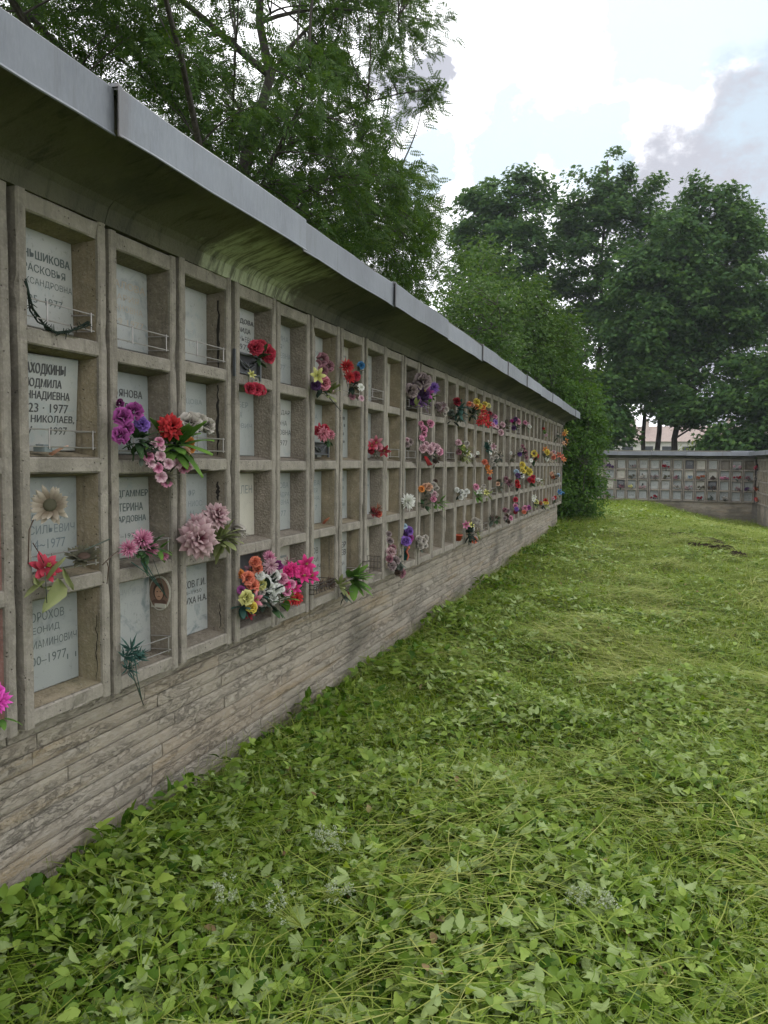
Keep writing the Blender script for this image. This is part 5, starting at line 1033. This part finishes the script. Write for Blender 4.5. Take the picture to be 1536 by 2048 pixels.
# -- column 10, 11
B('large ash mauve roses over dark purple leaves in the top niche of column ten', 'bouquet', (820, 818), [('rose', 845, 762, 34, 'ashmauve', .08), ('carnation', 822, 782, 30, 'ashmauve', .03), ('carnation', 848, 790, 24, 'darkviolet', .05), ('aster', 866, 776, 24, 'violet', .08), ('lily', 854, 786, 24, 'purple', .06), ('carnation', 830, 800, 26, 'darkviolet', .03), ('tulip', 848, 778, 14, 'yellow', .08), ('carnation', 836, 770, 22, 'darkviolet', .04)],
  [(4, 862, 794, 8, 16, 'brightleaf', .06), (3, 830, 812, 8, 22, 'paleleaf', .06), (10, 838, 800, 16, 16, 'darkviolet', .03)])
basket('small bright wire rack beside the ash mauve roses, column eleven', 838, 862, 806, 826, .0, 'wire', False, 'rack', 6, .002)
B('tiny grey mauve flower behind a rail in the second niche of column ten', 'flower', (815, 900), [('rose', 820, 884, 14, 'ashmauve', .02), ('carnation', 813, 888, 14, 'ashmauve', .0), ('rose', 814, 880, 10, 'palepink', .0)], [(4, 818, 892, 6, 9, 'drab', .0)], name='artificial_flower')
B('single white chrysanthemum in the third niche of column ten', 'flower', (814, 1018), [('aster', 815, 1004, 30, 'white', .04), ('aster', 820, 1000, 22, 'white', .05)], [(3, 814, 1014, 8, 9, 'drab', .02)], name='artificial_flower')
B('violet carnations and pale blue petals above a teal pot, bottom of column ten', 'bouquet', (810, 1105), [('carnation', 818, 1062, 20, 'violet', .03), ('carnation', 812, 1082, 22, 'violet', .03), ('carnation', 820, 1076, 16, 'purple', .04), ('blossom', 809, 1053, 12, 'iceblue', .0), ('carnation', 810, 1068, 16, 'darkviolet', .0)], [(3, 812, 1094, 8, 10, 'leaf', .01)])
def pot(label, px, py0, py1, wpx, c, xo=-.03, cat='pot'):
    p = onwall(px, py1, xo); h = px2m(py1 - py0, p); r = px2m(wpx, p) / 2 / .6; root = tag(empty('flower_pot', p), label, cat); b = MB(); n = 14
    prof = [(0, .001), (r * .68, 0), (r * .9, h * .8), (r, h * .8), (r, h), (r * .88, h), (r * .84, h * .85), (0, h * .82)]
    vs = [(q * math.cos(2 * math.pi * k / n), q * math.sin(2 * math.pi * k / n), z) for q, z in prof for k in range(n)]
    b.add(vs, [(i * n + k, i * n + (k + 1) % n, (i + 1) * n + (k + 1) % n, (i + 1) * n + k) for i in range(len(prof) - 1) for k in range(n)]); m_ = plain('pot_glaze', c, .5); b.build('body', m_, root, True)
    b = MB(); b.add([(r * .84 * math.cos(2 * math.pi * k / n), r * .84 * math.sin(2 * math.pi * k / n), h * .84) for k in range(n)], [tuple(range(n))]); b.build('soil', M['crack'], root); return root
pot('teal pot with an orange red ribbon under the violet carnations', 806, 1098, 1120, 13, (.015, .10, .11))
b = MB(); p0 = onwall(816, 1120, .02); b.tube([onwall(a, c, .02) - p0 for a, c in ((818, 1094), (813, 1103), (817, 1112), (814, 1120))], .012, .006, 5); b.tip = [.5] * len(b.v)
tag(b.build('ribbon', pmat('coral'), None, True, p0), 'orange red ribbon tied to the teal pot', 'ribbon')
B('pink roses climbing to a cluster of pale pink roses, second niche of column eleven', 'bouquet', (858, 915), [('rose', 842, 847, 10, 'pink', .02), ('rose', 848, 858, 15, 'pink', .03), ('rose', 861, 847, 15, 'pink', .06), ('rose', 848, 869, 11, 'pink', .03), ('blossom', 843, 877, 14, 'pink', .02), ('rose', 846, 897, 17, 'palepink', .03), ('rose', 860, 899, 18, 'palepink', .05), ('rose', 872, 896, 17, 'palepink', .07), ('rose', 879, 903, 15, 'pink', .08), ('rose', 866, 891, 12, 'palepink', .05), ('rose', 852, 889, 12, 'palepink', .03)],
  [(6, 862, 910, 14, 10, 'greyleaf', .04), (5, 872, 921, 8, 12, 'drab', .06)], hang=[([(852, 850), (848, 872), (850, 896)], .0018, 'leaf', .0)])
b = MB(); p0 = onwall(852, 914, .07); rs = random.Random(2); vs = []
for k in range(9): a, c = 850 + k * .6 - 2, 913; e_, f_ = 856 + k * 1.0, 931 - k * .2; b.tube([onwall(a, c, .07 + .003 * (k % 2)) - p0, onwall(e_, f_, .075 + .003 * (k % 2)) - p0], .003, .005, 4)
b.tip = [.4] * len(b.v); tag(b.build('pleated_ribbon', pmat('red'), None, True, p0), 'red pleated ribbon end hanging below the pale pink roses', 'ribbon')
B('orange rose and peach flowers in the third niche of column eleven', 'bouquet', (846, 1018), [('rose', 843, 978, 13, 'orange', .02), ('carnation', 857, 974, 17, 'peach', .05), ('carnation', 850, 971, 10, 'peach', .04), ('sprig', 850, 1000, 18, 'drab', .03), ('carnation', 861, 982, 12, 'faded', .05)], [(8, 847, 1010, 12, 12, 'leaf', .03), (4, 850, 992, 10, 12, 'drab', .03)])
B('grey bleached flower bunch in the bottom niche of column eleven', 'bouquet', (843, 1098), [('carnation', 838, 1078, 16, 'faded', .03), ('carnation', 846, 1082, 18, 'faded', .05), ('rose', 851, 1077, 14, 'faded', .05), ('carnation', 841, 1091, 16, 'faded', .04), ('rose', 850, 1090, 13, 'faded', .05)], [(5, 844, 1096, 8, 9, 'greyleaf', .04)])
# -- columns 12 - 18
B('ash coloured dry bunch in the top niche of column twelve', 'bouquet', (876, 828), [('carnation', 877, 813, 18, 'ashmauve', .03), ('rose', 887, 810, 13, 'ashmauve', .05), ('sprig', 880, 818, 20, 'mauve', .03), ('rose', 892, 818, 11, 'faded', .06), ('rose', 890, 828, 9, 'faded', .06)], [(6, 876, 822, 8, 9, 'drab', .02)])
B('dark withered sprig leaning out of the second niche of column twelve', 'bouquet', (872, 925), [('sprig', 874, 918, 16, 'brown', .06), ('carnation', 870, 922, 11, 'brown', .04)], (), False, hang=[([(876, 916), (870, 928), (864, 938)], .002, 'brown', .07)], name='withered_flower')
B('grey and pink flowers with a hanging green stem, third niche of column twelve', 'bouquet', (872, 1014), [('rose', 868, 970, 12, 'faded', .02), ('carnation', 871, 962, 9, 'brown', .02), ('rose', 874, 976, 9, 'faded', .03), ('rose', 868, 988, 12, 'palepink', .03), ('rose', 867, 998, 12, 'pink', .03), ('carnation', 874, 990, 8, 'faded', .04)], [(8, 876, 1008, 9, 14, 'brightleaf', .05)], hang=[([(870, 1010), (878, 1028), (893, 1041)], .002, 'darkleaf', .06)])
B('dark red rose over blue green leaves in the top niche of column thirteen', 'bouquet', (906, 842), [('carnation', 914, 803, 18, 'darkred', .05), ('carnation', 902, 826, 16, 'greyleaf', .03)], [(16, 918, 818, 11, 13, 'tealleaf', .06), (9, 904, 836, 11, 11, 'darkleaf', .03), (6, 922, 832, 8, 12, 'greyleaf', .06)])
basket('low dark wire rack with dried mauve bits, second niche of column thirteen', 892, 908, 908, 922, .0, 'wire_dark', False, 'rack', 4, .002)
B('pink rose, cream buds and pale green foliage in the second niche of column fifteen', 'bouquet', (922, 922), [('rose', 917, 885, 12, 'palepink', .03), ('rose', 934, 887, 10, 'faded', .06), ('rose', 926, 895, 11, 'lemon', .05), ('rose', 929, 903, 12, 'white', .05), ('rose', 940, 911, 9, 'white', .07), ('rose', 918, 904, 11, 'mauve', .03), ('lily', 934, 906, 12, 'lemon', .06)], [(14, 928, 910, 13, 12, 'paleleaf', .05), (8, 918, 894, 8, 10, 'brightleaf', .03)])
B('white carnations spread over the third sill of column fourteen', 'bouquet', (920, 1000), [('carnation', 914, 980, 11, 'white', .03), ('carnation', 923, 984, 11, 'white', .05), ('carnation', 934, 983, 12, 'white', .06), ('carnation', 922, 995, 11, 'white', .06), ('carnation', 930, 990, 9, 'white', .06)], [(5, 916, 990, 8, 9, 'darkleaf', .03)])
pot('small orange red pot alone in the bottom niche of column fourteen', 915, 1069, 1081, 13, (.34, .06, .025))
B('pink, yellow and white flowers spilling over the bottom sill of column fifteen', 'bouquet', (938, 1072), [('lily', 932, 1050, 15, 'pink', .03), ('lily', 942, 1050, 13, 'lemon', .05), ('carnation', 950, 1041, 14, 'faded', .05), ('carnation', 957, 1043, 11, 'faded', .05), ('rose', 948, 1080, 13, 'coral', .07), ('carnation', 945, 1058, 10, 'white', .05), ('sprig', 955, 1052, 16, 'faded', .05)], [(14, 938, 1068, 14, 13, 'darkleaf', .04), (5, 955, 1070, 8, 10, 'paleleaf', .06)], hang=[([(955, 1068), (968, 1088), (981, 1110)], .0018, 'greyleaf', .07)])
B('yellow and orange roses in the top niche of column fifteen', 'bouquet', (948, 842), [('rose', 944, 810, 12, 'peach', .04), ('rose', 953, 804, 13, 'yellow', .05), ('rose', 952, 814, 12, 'orange', .05), ('rose', 960, 812, 10, 'yellow', .06), ('rose', 970, 808, 11, 'yellow', .07), ('rose', 977, 811, 10, 'lemon', .08), ('rose', 966, 815, 10, 'orange', .06), ('rose', 938, 808, 10, 'coral', .02)], [(10, 942, 828, 10, 12, 'darkleaf', .03), (5, 950, 824, 8, 10, 'brightleaf', .04)])
B('bright red drooping gladioli right of the yellow roses', 'bouquet', (962, 845), [('lily', 966, 824, 14, 'red', .06), ('lily', 971, 830, 14, 'red', .06), ('lily', 962, 838, 16, 'red', .06), ('lily', 970, 842, 16, 'red', .07), ('lily', 976, 848, 14, 'red', .07), ('lily', 958, 845, 12, 'red', .06), ('carnation', 974, 836, 12, 'red', .07)], [(4, 958, 832, 8, 10, 'peach', .05)])
B('mauve pink blossoms beside the red gladioli, column seventeen', 'bouquet', (986, 856), [('carnation', 984, 830, 11, 'mauve', .05), ('blossom', 990, 834, 10, 'pink', .06), ('blossom', 990, 844, 12, 'violet', .06), ('blossom', 986, 850, 11, 'pink', .06), ('blossom', 994, 854, 9, 'palepink', .06), ('carnation', 980, 826, 9, 'darkred', .05)], [(3, 984, 840, 6, 7, 'leaf', .04)])
B('pale pink rose pair hanging in the top niche of column eighteen', 'bouquet', (1000, 870), [('rose', 1005, 849, 11, 'palepink', .06), ('rose', 1002, 865, 12, 'palepink', .06), ('carnation', 1000, 855, 8, 'brown', .04)], [(3, 1001, 858, 5, 6, 'drab', .04)])
B('white lilies on teal leaves in the second niche of column sixteen', 'bouquet', (976, 912), [('lily', 979, 886, 11, 'faded', .05), ('lily', 986, 893, 12, 'palepink', .06), ('lily', 988, 900, 11, 'faded', .06), ('blossom', 980, 906, 8, 'white', .05)], [(12, 973, 898, 9, 10, 'tealleaf', .03)])
B('orange flower garland hanging below the teal leaves', 'garland', (970, 920), [('carnation', 969, 924, 12, 'coral', .06), ('carnation', 975, 934, 10, 'orange', .06), ('lily', 979, 944, 12, 'orange', .07), ('carnation', 979, 957, 8, 'darkred', .07), ('carnation', 974, 927, 8, 'rust', .06)], (), hang=[([(970, 922), (977, 940), (979, 956)], .0012, 'rust', .06)], name='hanging_garland')
B('greenish white dry flowers right of the orange garland', 'bouquet', (990, 920), [('carnation', 984, 918, 10, 'faded', .05), ('carnation', 993, 914, 10, 'faded', .06), ('carnation', 988, 928, 9, 'faded', .06), ('sprig', 990, 922, 14, 'greyleaf', .06)], [(5, 990, 928, 7, 9, 'greyleaf', .06)])
B('pink rose with white trumpet lilies, third niche of column sixteen', 'bouquet', (955, 1000), [('rose', 952, 974, 12, 'pink', .04), ('lily', 958, 984, 12, 'white', .05), ('lily', 964, 978, 11, 'faded', .05), ('lily', 972, 985, 12, 'lemon', .06), ('carnation', 968, 972, 9, 'faded', .05)], [(9, 953, 992, 9, 11, 'brightleaf', .04), (8, 974, 990, 9, 10, 'paleleaf', .06)])
# -- columns 19 - 35
SM = [  # label, foot, heads (kind, px, py, dia, palette), leaves palette
 ('dark vase with two magenta pink tulips, top row of column twenty one', (1026, 862), (('tulip', 1024, 842, 10, 'magenta'), ('rose', 1036, 843, 12, 'pink'), ('carnation', 1031, 838, 9, 'darkviolet'), ('carnation', 1027, 856, 10, 'darkviolet')), 'darkleaf'),
 ('pink and cream roses right of the dark vase', (1047, 868), (('rose', 1050, 845, 8, 'pink'), ('rose', 1056, 849, 8, 'palepink'), ('rose', 1059, 853, 8, 'white'), ('carnation', 1047, 852, 8, 'drab')), 'leaf'),
 ('small red flower on thin leaves in the top row near the wall end', (1089, 876), (('tulip', 1087, 857, 8, 'red'), ('carnation', 1092, 870, 7, 'palepink'), ('carnation', 1090, 865, 6, 'brightleaf')), 'brightleaf'),
 ('little green sprig in the top row, last but two column', (1114, 880), (('sprig', 1114, 871, 9, 'greyleaf'), ('carnation', 1116, 868, 5, 'faded')), 'leaf'),
 ('yellow orange lilies reaching past the end of the wall', (1126, 872), (('lily', 1131, 864, 11, 'yellow'), ('lily', 1128, 868, 9, 'orange')), 'tealleaf'),
 ('orange trumpet flower hanging off the wall end', (1126, 888), (('lily', 1131, 883, 12, 'orange'), ('lily', 1127, 886, 8, 'peach')), 'drab'),
 ('violet blue flowers with mauve sprays, second row of column twenty three', (1040, 920), (('tulip', 1039, 908, 13, 'violet'), ('carnation', 1042, 900, 9, 'faded'), ('carnation', 1047, 898, 10, 'mauve'), ('carnation', 1051, 905, 10, 'mauve'), ('carnation', 1053, 915, 9, 'mauve'), ('carnation', 1045, 892, 8, 'mauve')), 'darkleaf'),
 ('yellow daisy with a red flower in the second row', (1066, 922), (('daisy', 1068, 907, 14, 'yellow'), ('carnation', 1074, 912, 9, 'red'), ('blossom', 1062, 921, 8, 'white'), ('carnation', 1070, 920, 7, 'darkred')), 'leaf'),
 ('string of three big yellow roses hanging in front of two niches', (1048, 944), (('rose', 1044, 930, 13, 'yellow'), ('rose', 1046, 942, 13, 'yellow'), ('rose', 1058, 944, 14, 'yellow'), ('rose', 1053, 937, 9, 'yellow')), 'leaf'),
 ('lilac and white roses above a red one, third row below the yellow roses', (1036, 972), (('rose', 1033, 944, 11, 'iceblue'), ('rose', 1043, 951, 12, 'white'), ('carnation', 1036, 951, 11, 'darkviolet')), 'darkleaf'),
 ('deep red carnation pair at the foot of the lilac roses', (1036, 976), (('carnation', 1034, 965, 12, 'red'), ('carnation', 1036, 972, 11, 'red')), 'darkleaf'),
 ('crimson rose cluster right of the yellow roses', (1063, 972), (('carnation', 1060, 960, 12, 'crimson'), ('carnation', 1066, 954, 10, 'crimson'), ('carnation', 1066, 962, 9, 'red')), 'leaf'),
 ('cream white bunch with yellow green leaves, third row', (1078, 974), (('carnation', 1076, 960, 9, 'white'), ('carnation', 1082, 962, 8, 'white'), ('carnation', 1079, 966, 8, 'cream')), 'paleleaf'),
 ('orange and yellow lilies in a dense bouquet, second row near the wall end', (1092, 924), (('lily', 1091, 900, 12, 'orange'), ('rose', 1094, 905, 11, 'yellow'), ('carnation', 1088, 910, 9, 'drab'), ('rose', 1094, 918, 8, 'white')), 'leaf'),
 ('salmon pink bouquet right of the orange and yellow lilies', (1104, 924), (('carnation', 1102, 908, 10, 'peach'), ('carnation', 1107, 914, 11, 'coral'), ('rose', 1103, 922, 7, 'cream'), ('carnation', 1107, 904, 8, 'palepink')), 'leaf'),
 ('coral red flowers sticking out at the wall end, second row', (1120, 922), (('lily', 1118, 910, 11, 'coral'), ('lily', 1124, 915, 12, 'coral'), ('lily', 1128, 919, 9, 'orange')), 'drab'),
 ('mixed tan and lilac bunch in the third row near the wall end', (1108, 965), (('carnation', 1103, 948, 9, 'peach'), ('carnation', 1108, 945, 8, 'cream'), ('carnation', 1117, 950, 8, 'iceblue'), ('carnation', 1106, 954, 8, 'rust'), ('carnation', 1113, 956, 8, 'faded')), 'drab'),
 ('bright blue flower at the far end of the bottom row', (1118, 992), (('lily', 1119, 984, 11, 'blue'), ('lily', 1125, 986, 8, 'blue')), 'leaf'),
 ('withered mauve bunch in a rack, third row of column twenty', (1016, 980), (('carnation', 1012, 958, 11, 'mauve'), ('carnation', 1018, 964, 12, 'brown'), ('sprig', 1016, 966, 18, 'mauve'), ('carnation', 1022, 970, 10, 'ashmauve')), 'darkleaf'),
 ('tan dried flowers on wire, third row left of the mauve bunch', (998, 985), (('carnation', 998, 962, 10, 'drab'), ('carnation', 996, 968, 9, 'peach'), ('sprig', 1000, 978, 12, 'drab')), 'greyleaf'),
 ('trailing dead mauve flowers with one pink bloom, bottom row', (1012, 1040), (('carnation', 1010, 1020, 10, 'mauve'), ('carnation', 1016, 1022, 10, 'ashmauve'), ('carnation', 1013, 1032, 10, 'brown'), ('rose', 1021, 1036, 10, 'pink'), ('carnation', 1017, 1044, 8, 'brown'), ('carnation', 1010, 1036, 9, 'ashmauve')), 'darkleaf'),
 ('crimson over violet and pink blooms stacked upright, bottom row', (1032, 1028), (('carnation', 1031, 999, 11, 'crimson'), ('carnation', 1031, 1012, 11, 'pink'), ('carnation', 1033, 1018, 9, 'violet'), ('carnation', 1031, 1024, 9, 'darkred')), 'darkleaf'),
 ('round pink rose bunch with a purple flower, bottom row', (1050, 1026), (('rose', 1050, 1017, 12, 'pink'), ('carnation', 1048, 1024, 9, 'coral'), ('rose', 1058, 1015, 9, 'purple'), ('rose', 1054, 1019, 8, 'palepink')), 'leaf'),
 ('lemon yellow rose under white blooms, bottom row', (1071, 1016), (('rose', 1072, 1004, 11, 'lemon'), ('lily', 1068, 994, 9, 'white'), ('lily', 1067, 1000, 8, 'white'), ('lily', 1071, 1012, 8, 'paleleaf')), 'leaf'),
 ('small brown and white flowers in the bottom row', (1082, 1012), (('carnation', 1081, 1006, 8, 'rust'), ('carnation', 1085, 1008, 6, 'faded')), 'darkleaf'),
 ('red and yellow small blooms near the end of the bottom row', (1091, 1010), (('carnation', 1091, 1001, 9, 'red'), ('carnation', 1094, 1006, 7, 'yellow'), ('carnation', 1089, 1006, 7, 'yellow')), 'paleleaf'),
 ('pale pink and red blooms behind a wire, bottom row end', (1110, 1000), (('carnation', 1106, 997, 7, 'palepink'), ('carnation', 1110, 995, 7, 'red'), ('carnation', 1115, 994, 6, 'faded')), 'leaf'),
 ('dry stalks in a rack in the bottom row of column seventeen', (983, 1050), (('sprig', 983, 1036, 14, 'brown'), ('sprig', 980, 1046, 12, 'greyleaf')), 'greyleaf'),
 ('thin green plant in the bottom row, column eighteen', (994, 1045), (('sprig', 994, 1036, 12, 'leaf'), ('carnation', 993, 1034, 6, 'brown')), 'leaf'),
 ('beige withered flowers in the second row of column nineteen', (1006, 918), (('carnation', 1001, 905, 7, 'cream'), ('sprig', 1000, 914, 10, 'faded')), 'greyleaf'),
 ('dry beige stalks in the second row of column twenty two', (1025, 925), (('sprig', 1024, 914, 12, 'cream'), ('carnation', 1022, 906, 6, 'white'), ('sprig', 1027, 920, 9, 'drab')), 'drab'),
 ('white foil scrap and dry twigs on a rail, second row of column sixteen', (952, 924), (('blossom', 955, 906, 8, 'white'), ('sprig', 953, 914, 13, 'brown'), ('blossom', 948, 912, 6, 'faded')), 'drab'),
 ('faint dry spray in the top niche of column nineteen', (1012, 868), (('sprig', 1012, 850, 10, 'drab'), ('carnation', 1012, 842, 5, 'drab')), 'drab')]
for lab, foot, hs, lp in SM:
    B(lab, 'bouquet', foot, [(*q, .03 + .03 * (i % 3)) for i, q in enumerate(hs)], [(6, sum(q[1] for q in hs) / len(hs), sum(q[2] for q in hs) / len(hs) + 4, 6, 8, lp, .03)], len(hs) > 2)

# ------------------------------------------------------------------ small flowers of the far walls
def onplane(py_plane):
    def f(px, py, x=0.0):
        d = ray(px, py); t = (py_plane - x - CAM.y) / d.y; return CAM + d * t
    return f
FAR = onplane(35.5)
ORD = {1: 'first', 2: 'second', 3: 'third', 4: 'fourth', 5: 'fifth', 6: 'sixth', 7: 'seventh', 8: 'eighth', 9: 'ninth', 10: 'tenth', 11: 'eleventh', 12: 'twelfth', 13: 'thirteenth', 14: 'fourteenth'}
ROWN = ['top', 'second', 'third', 'bottom']; RY = [936, 956, 976, 994]
FB = [(1, 1, 'mauve', 1530 - 8), (1, 2, 'darkviolet', 0), (2, 0, 'palepink', 0), (2, 1, 'darkred', 0), (2, 2, 'dustpink', 0), (3, 1, 'pink', 0), (3, 3, 'faded', 0), (4, 1, 'brown', 0), (4, 2, 'brown', 0), (4, 3, 'greyleaf', 0), (5, 1, 'rust', 0), (5, 2, 'drab', 0), (5, 3, 'darkred', 0), (6, 1, 'iceblue', 0), (6, 2, 'dustpink', 0), (7, 1, 'mauve', 0), (7, 2, 'faded', 0), (8, 0, 'darkred', 0), (8, 1, 'drab', 0), (9, 1, 'ashmauve', 0), (9, 3, 'darkred', 0), (10, 1, 'faded', 0), (10, 2, 'dustpink', 0), (11, 0, 'ashmauve', 0), (11, 1, 'drab', 0), (11, 2, 'lemon', 0), (12, 2, 'mauve', 0), (13, 0, 'darkviolet', 0), (13, 3, 'brown', 0)]
CNAME = {'mauve': 'mauve', 'darkviolet': 'dark violet', 'palepink': 'pale pink', 'darkred': 'dark red', 'dustpink': 'dusty pink', 'pink': 'pink', 'faded': 'bleached white', 'brown': 'brown', 'greyleaf': 'grey green', 'rust': 'rusty red', 'drab': 'drab olive', 'iceblue': 'pale blue', 'ashmauve': 'ash grey', 'lemon': 'lemon yellow'}
for (c_, r_, pal, _) in FB:
    y = FARX1 - .03 - (c_ - .5) * PITCH_C; rr = random.Random(c_ * 10 + r_)
    zz = OPT[r_] - OH + ZF + .03; root = tag(empty('small_bouquet', (y, 35.5 + .05, zz)), f'{CNAME[pal]} bunch, far wall {ROWN[r_]} row, {ORD[c_]} column from right', 'bouquet', 'small bunches in the far wall')
    for k in range(4):
        o = link('flower_head', head_mesh('carnation', pal, k % 3, 'lemon'), root, (rr.uniform(-.13, .13), -.06 - rr.uniform(0, .05), rr.uniform(.03, .12)), None, rr.uniform(.09, .14)); aim(o, (rr.uniform(-.4, .4), -1, rr.uniform(-.2, .6)))
    lb = MB(); leaf_cluster(lb, Vector((0, -.06, .05)), 8, .12, .11, rr); lb.build('foliage', pmat('darkleaf' if k % 2 else 'drab'), root, True)
for k, (ky, r_, pal, lab) in enumerate(((.25, 0, 'redpink', 'pink red bunch in the top row beside the right corner'), (.75, 0, 'crimson', 'crimson bunch in the top row, a niche away from the right corner'), (.3, 1, 'faded', 'white bunch in the second row beside the right corner'), (.5, 2, 'redpink', 'pink bunch in the third row beside the right corner'), (1.5, 2, 'rust', 'rusty bunch in the third row of the right wall'), (1.5, 3, 'crimson', 'red bunch low in the right wall'), (2.4, 3, 'coral', 'coral bunch in the bottom row at the right picture edge'))):
    rr = random.Random(k); root = tag(empty('small_bouquet', (FARX1 + .04, 35.4 - ky * PITCH_C - .1, OPT[r_] - OH + ZF + .03)), lab, 'bouquet', 'small bunches in the right wall')
    for q in range(4):
        o = link('flower_head', head_mesh('carnation', pal, q % 3, 'lemon'), root, (-.06 - rr.uniform(0, .07), rr.uniform(-.1, .1), rr.uniform(.03, .16)), None, rr.uniform(.1, .16)); aim(o, (-1, rr.uniform(-.5, .2), rr.uniform(-.2, .6)))
    lb = MB(); leaf_cluster(lb, Vector((-.06, 0, .06)), 7, .12, .12, rr); lb.build('foliage', pmat('darkleaf'), root, True)

# ------------------------------------------------------------------ white umbels among the clippings
M['umbel'] = leafmat('umbel_white', (.24, .30, .17), (.34, .39, .25), (.48, .51, .40), .2)
for i, (px, py, sz, lab) in enumerate(((430, 1795, .075, 'white goutweed umbel lying in the left foreground clippings'), (590, 1840, .085, 'white goutweed umbel at the bottom, right of the left one'), (655, 1795, .05, 'small white umbel beside a long yellow green stalk'), (680, 1690, .075, 'white goutweed umbel higher in the foreground leaves'), (660, 1665, .05, 'little white umbel just above the larger one'), (1145, 1800, .05, 'white umbel on the right of the foreground'), (1195, 1812, .05, 'white umbel farthest right in the foreground'))):
    p = onground(px, py); rr = random.Random(i); root = tag(empty('white_umbel', p), lab, 'flower', 'white umbels in the grass'); st = MB(); n = 0; tops = []
    d0 = Vector((rr.uniform(-.5, .5), rr.uniform(-1, .2), .25)).normalized()
    st.tube([Vector((0, 0, 0)) - d0 * .28 - Vector((0, 0, .05)), Vector((0, 0, .0)) - d0 * .03], .003, .0025, 5)
    for k in range(13):
        e = d0 * sz * rr.uniform(.5, 1.0) + Vector((rr.uniform(-1, 1), rr.uniform(-1, 1), rr.uniform(-.4, .6))) * sz * .75; st.tube([-d0 * .03, e], .0012, .0009, 4); tops.append(e)
    st.build('stem', M['stalk'], root, True)
    m_ = 26 * len(tops); P = np.repeat(np.array([tuple(t_) for t_ in tops]), 26, 0) + unit(m_) * .015 * rng.random((m_, 1)); q_, qf = np.array([(0, 0, 0), (.5, .5, .1), (1, 0, 0), (.5, -.5, .1)]) - (.5, 0, 0), [[0, 1, 2, 3]]
    link('blossoms', np_mesh('blossoms', [(inst(q_, P, frames(unit(m_) + np.array((0, 0, 1.0)), unit(m_)), np.full(m_, .0062)), qf, 0)], M['umbel']), root)
# ------------------------------------------------------------------ the moist air that pales the far trees
hm = bpy.data.materials.new('air'); hm.use_nodes = True; t = hm.node_tree; t.nodes.clear()
o = t.nodes.new('ShaderNodeOutputMaterial'); pv = t.nodes.new('ShaderNodeVolumePrincipled'); t.links.new(pv.outputs[0], o.inputs['Volume'])
pv.inputs['Color'].default_value = (0.82, 0.9, 1.0, 1); pv.inputs['Density'].default_value = 0.0005; pv.inputs['Anisotropy'].default_value = 0.2
b = MB(); b.box((-310, -310, -8), (310, 310, 60))
tag(b.build('haze', hm), kind='stuff')
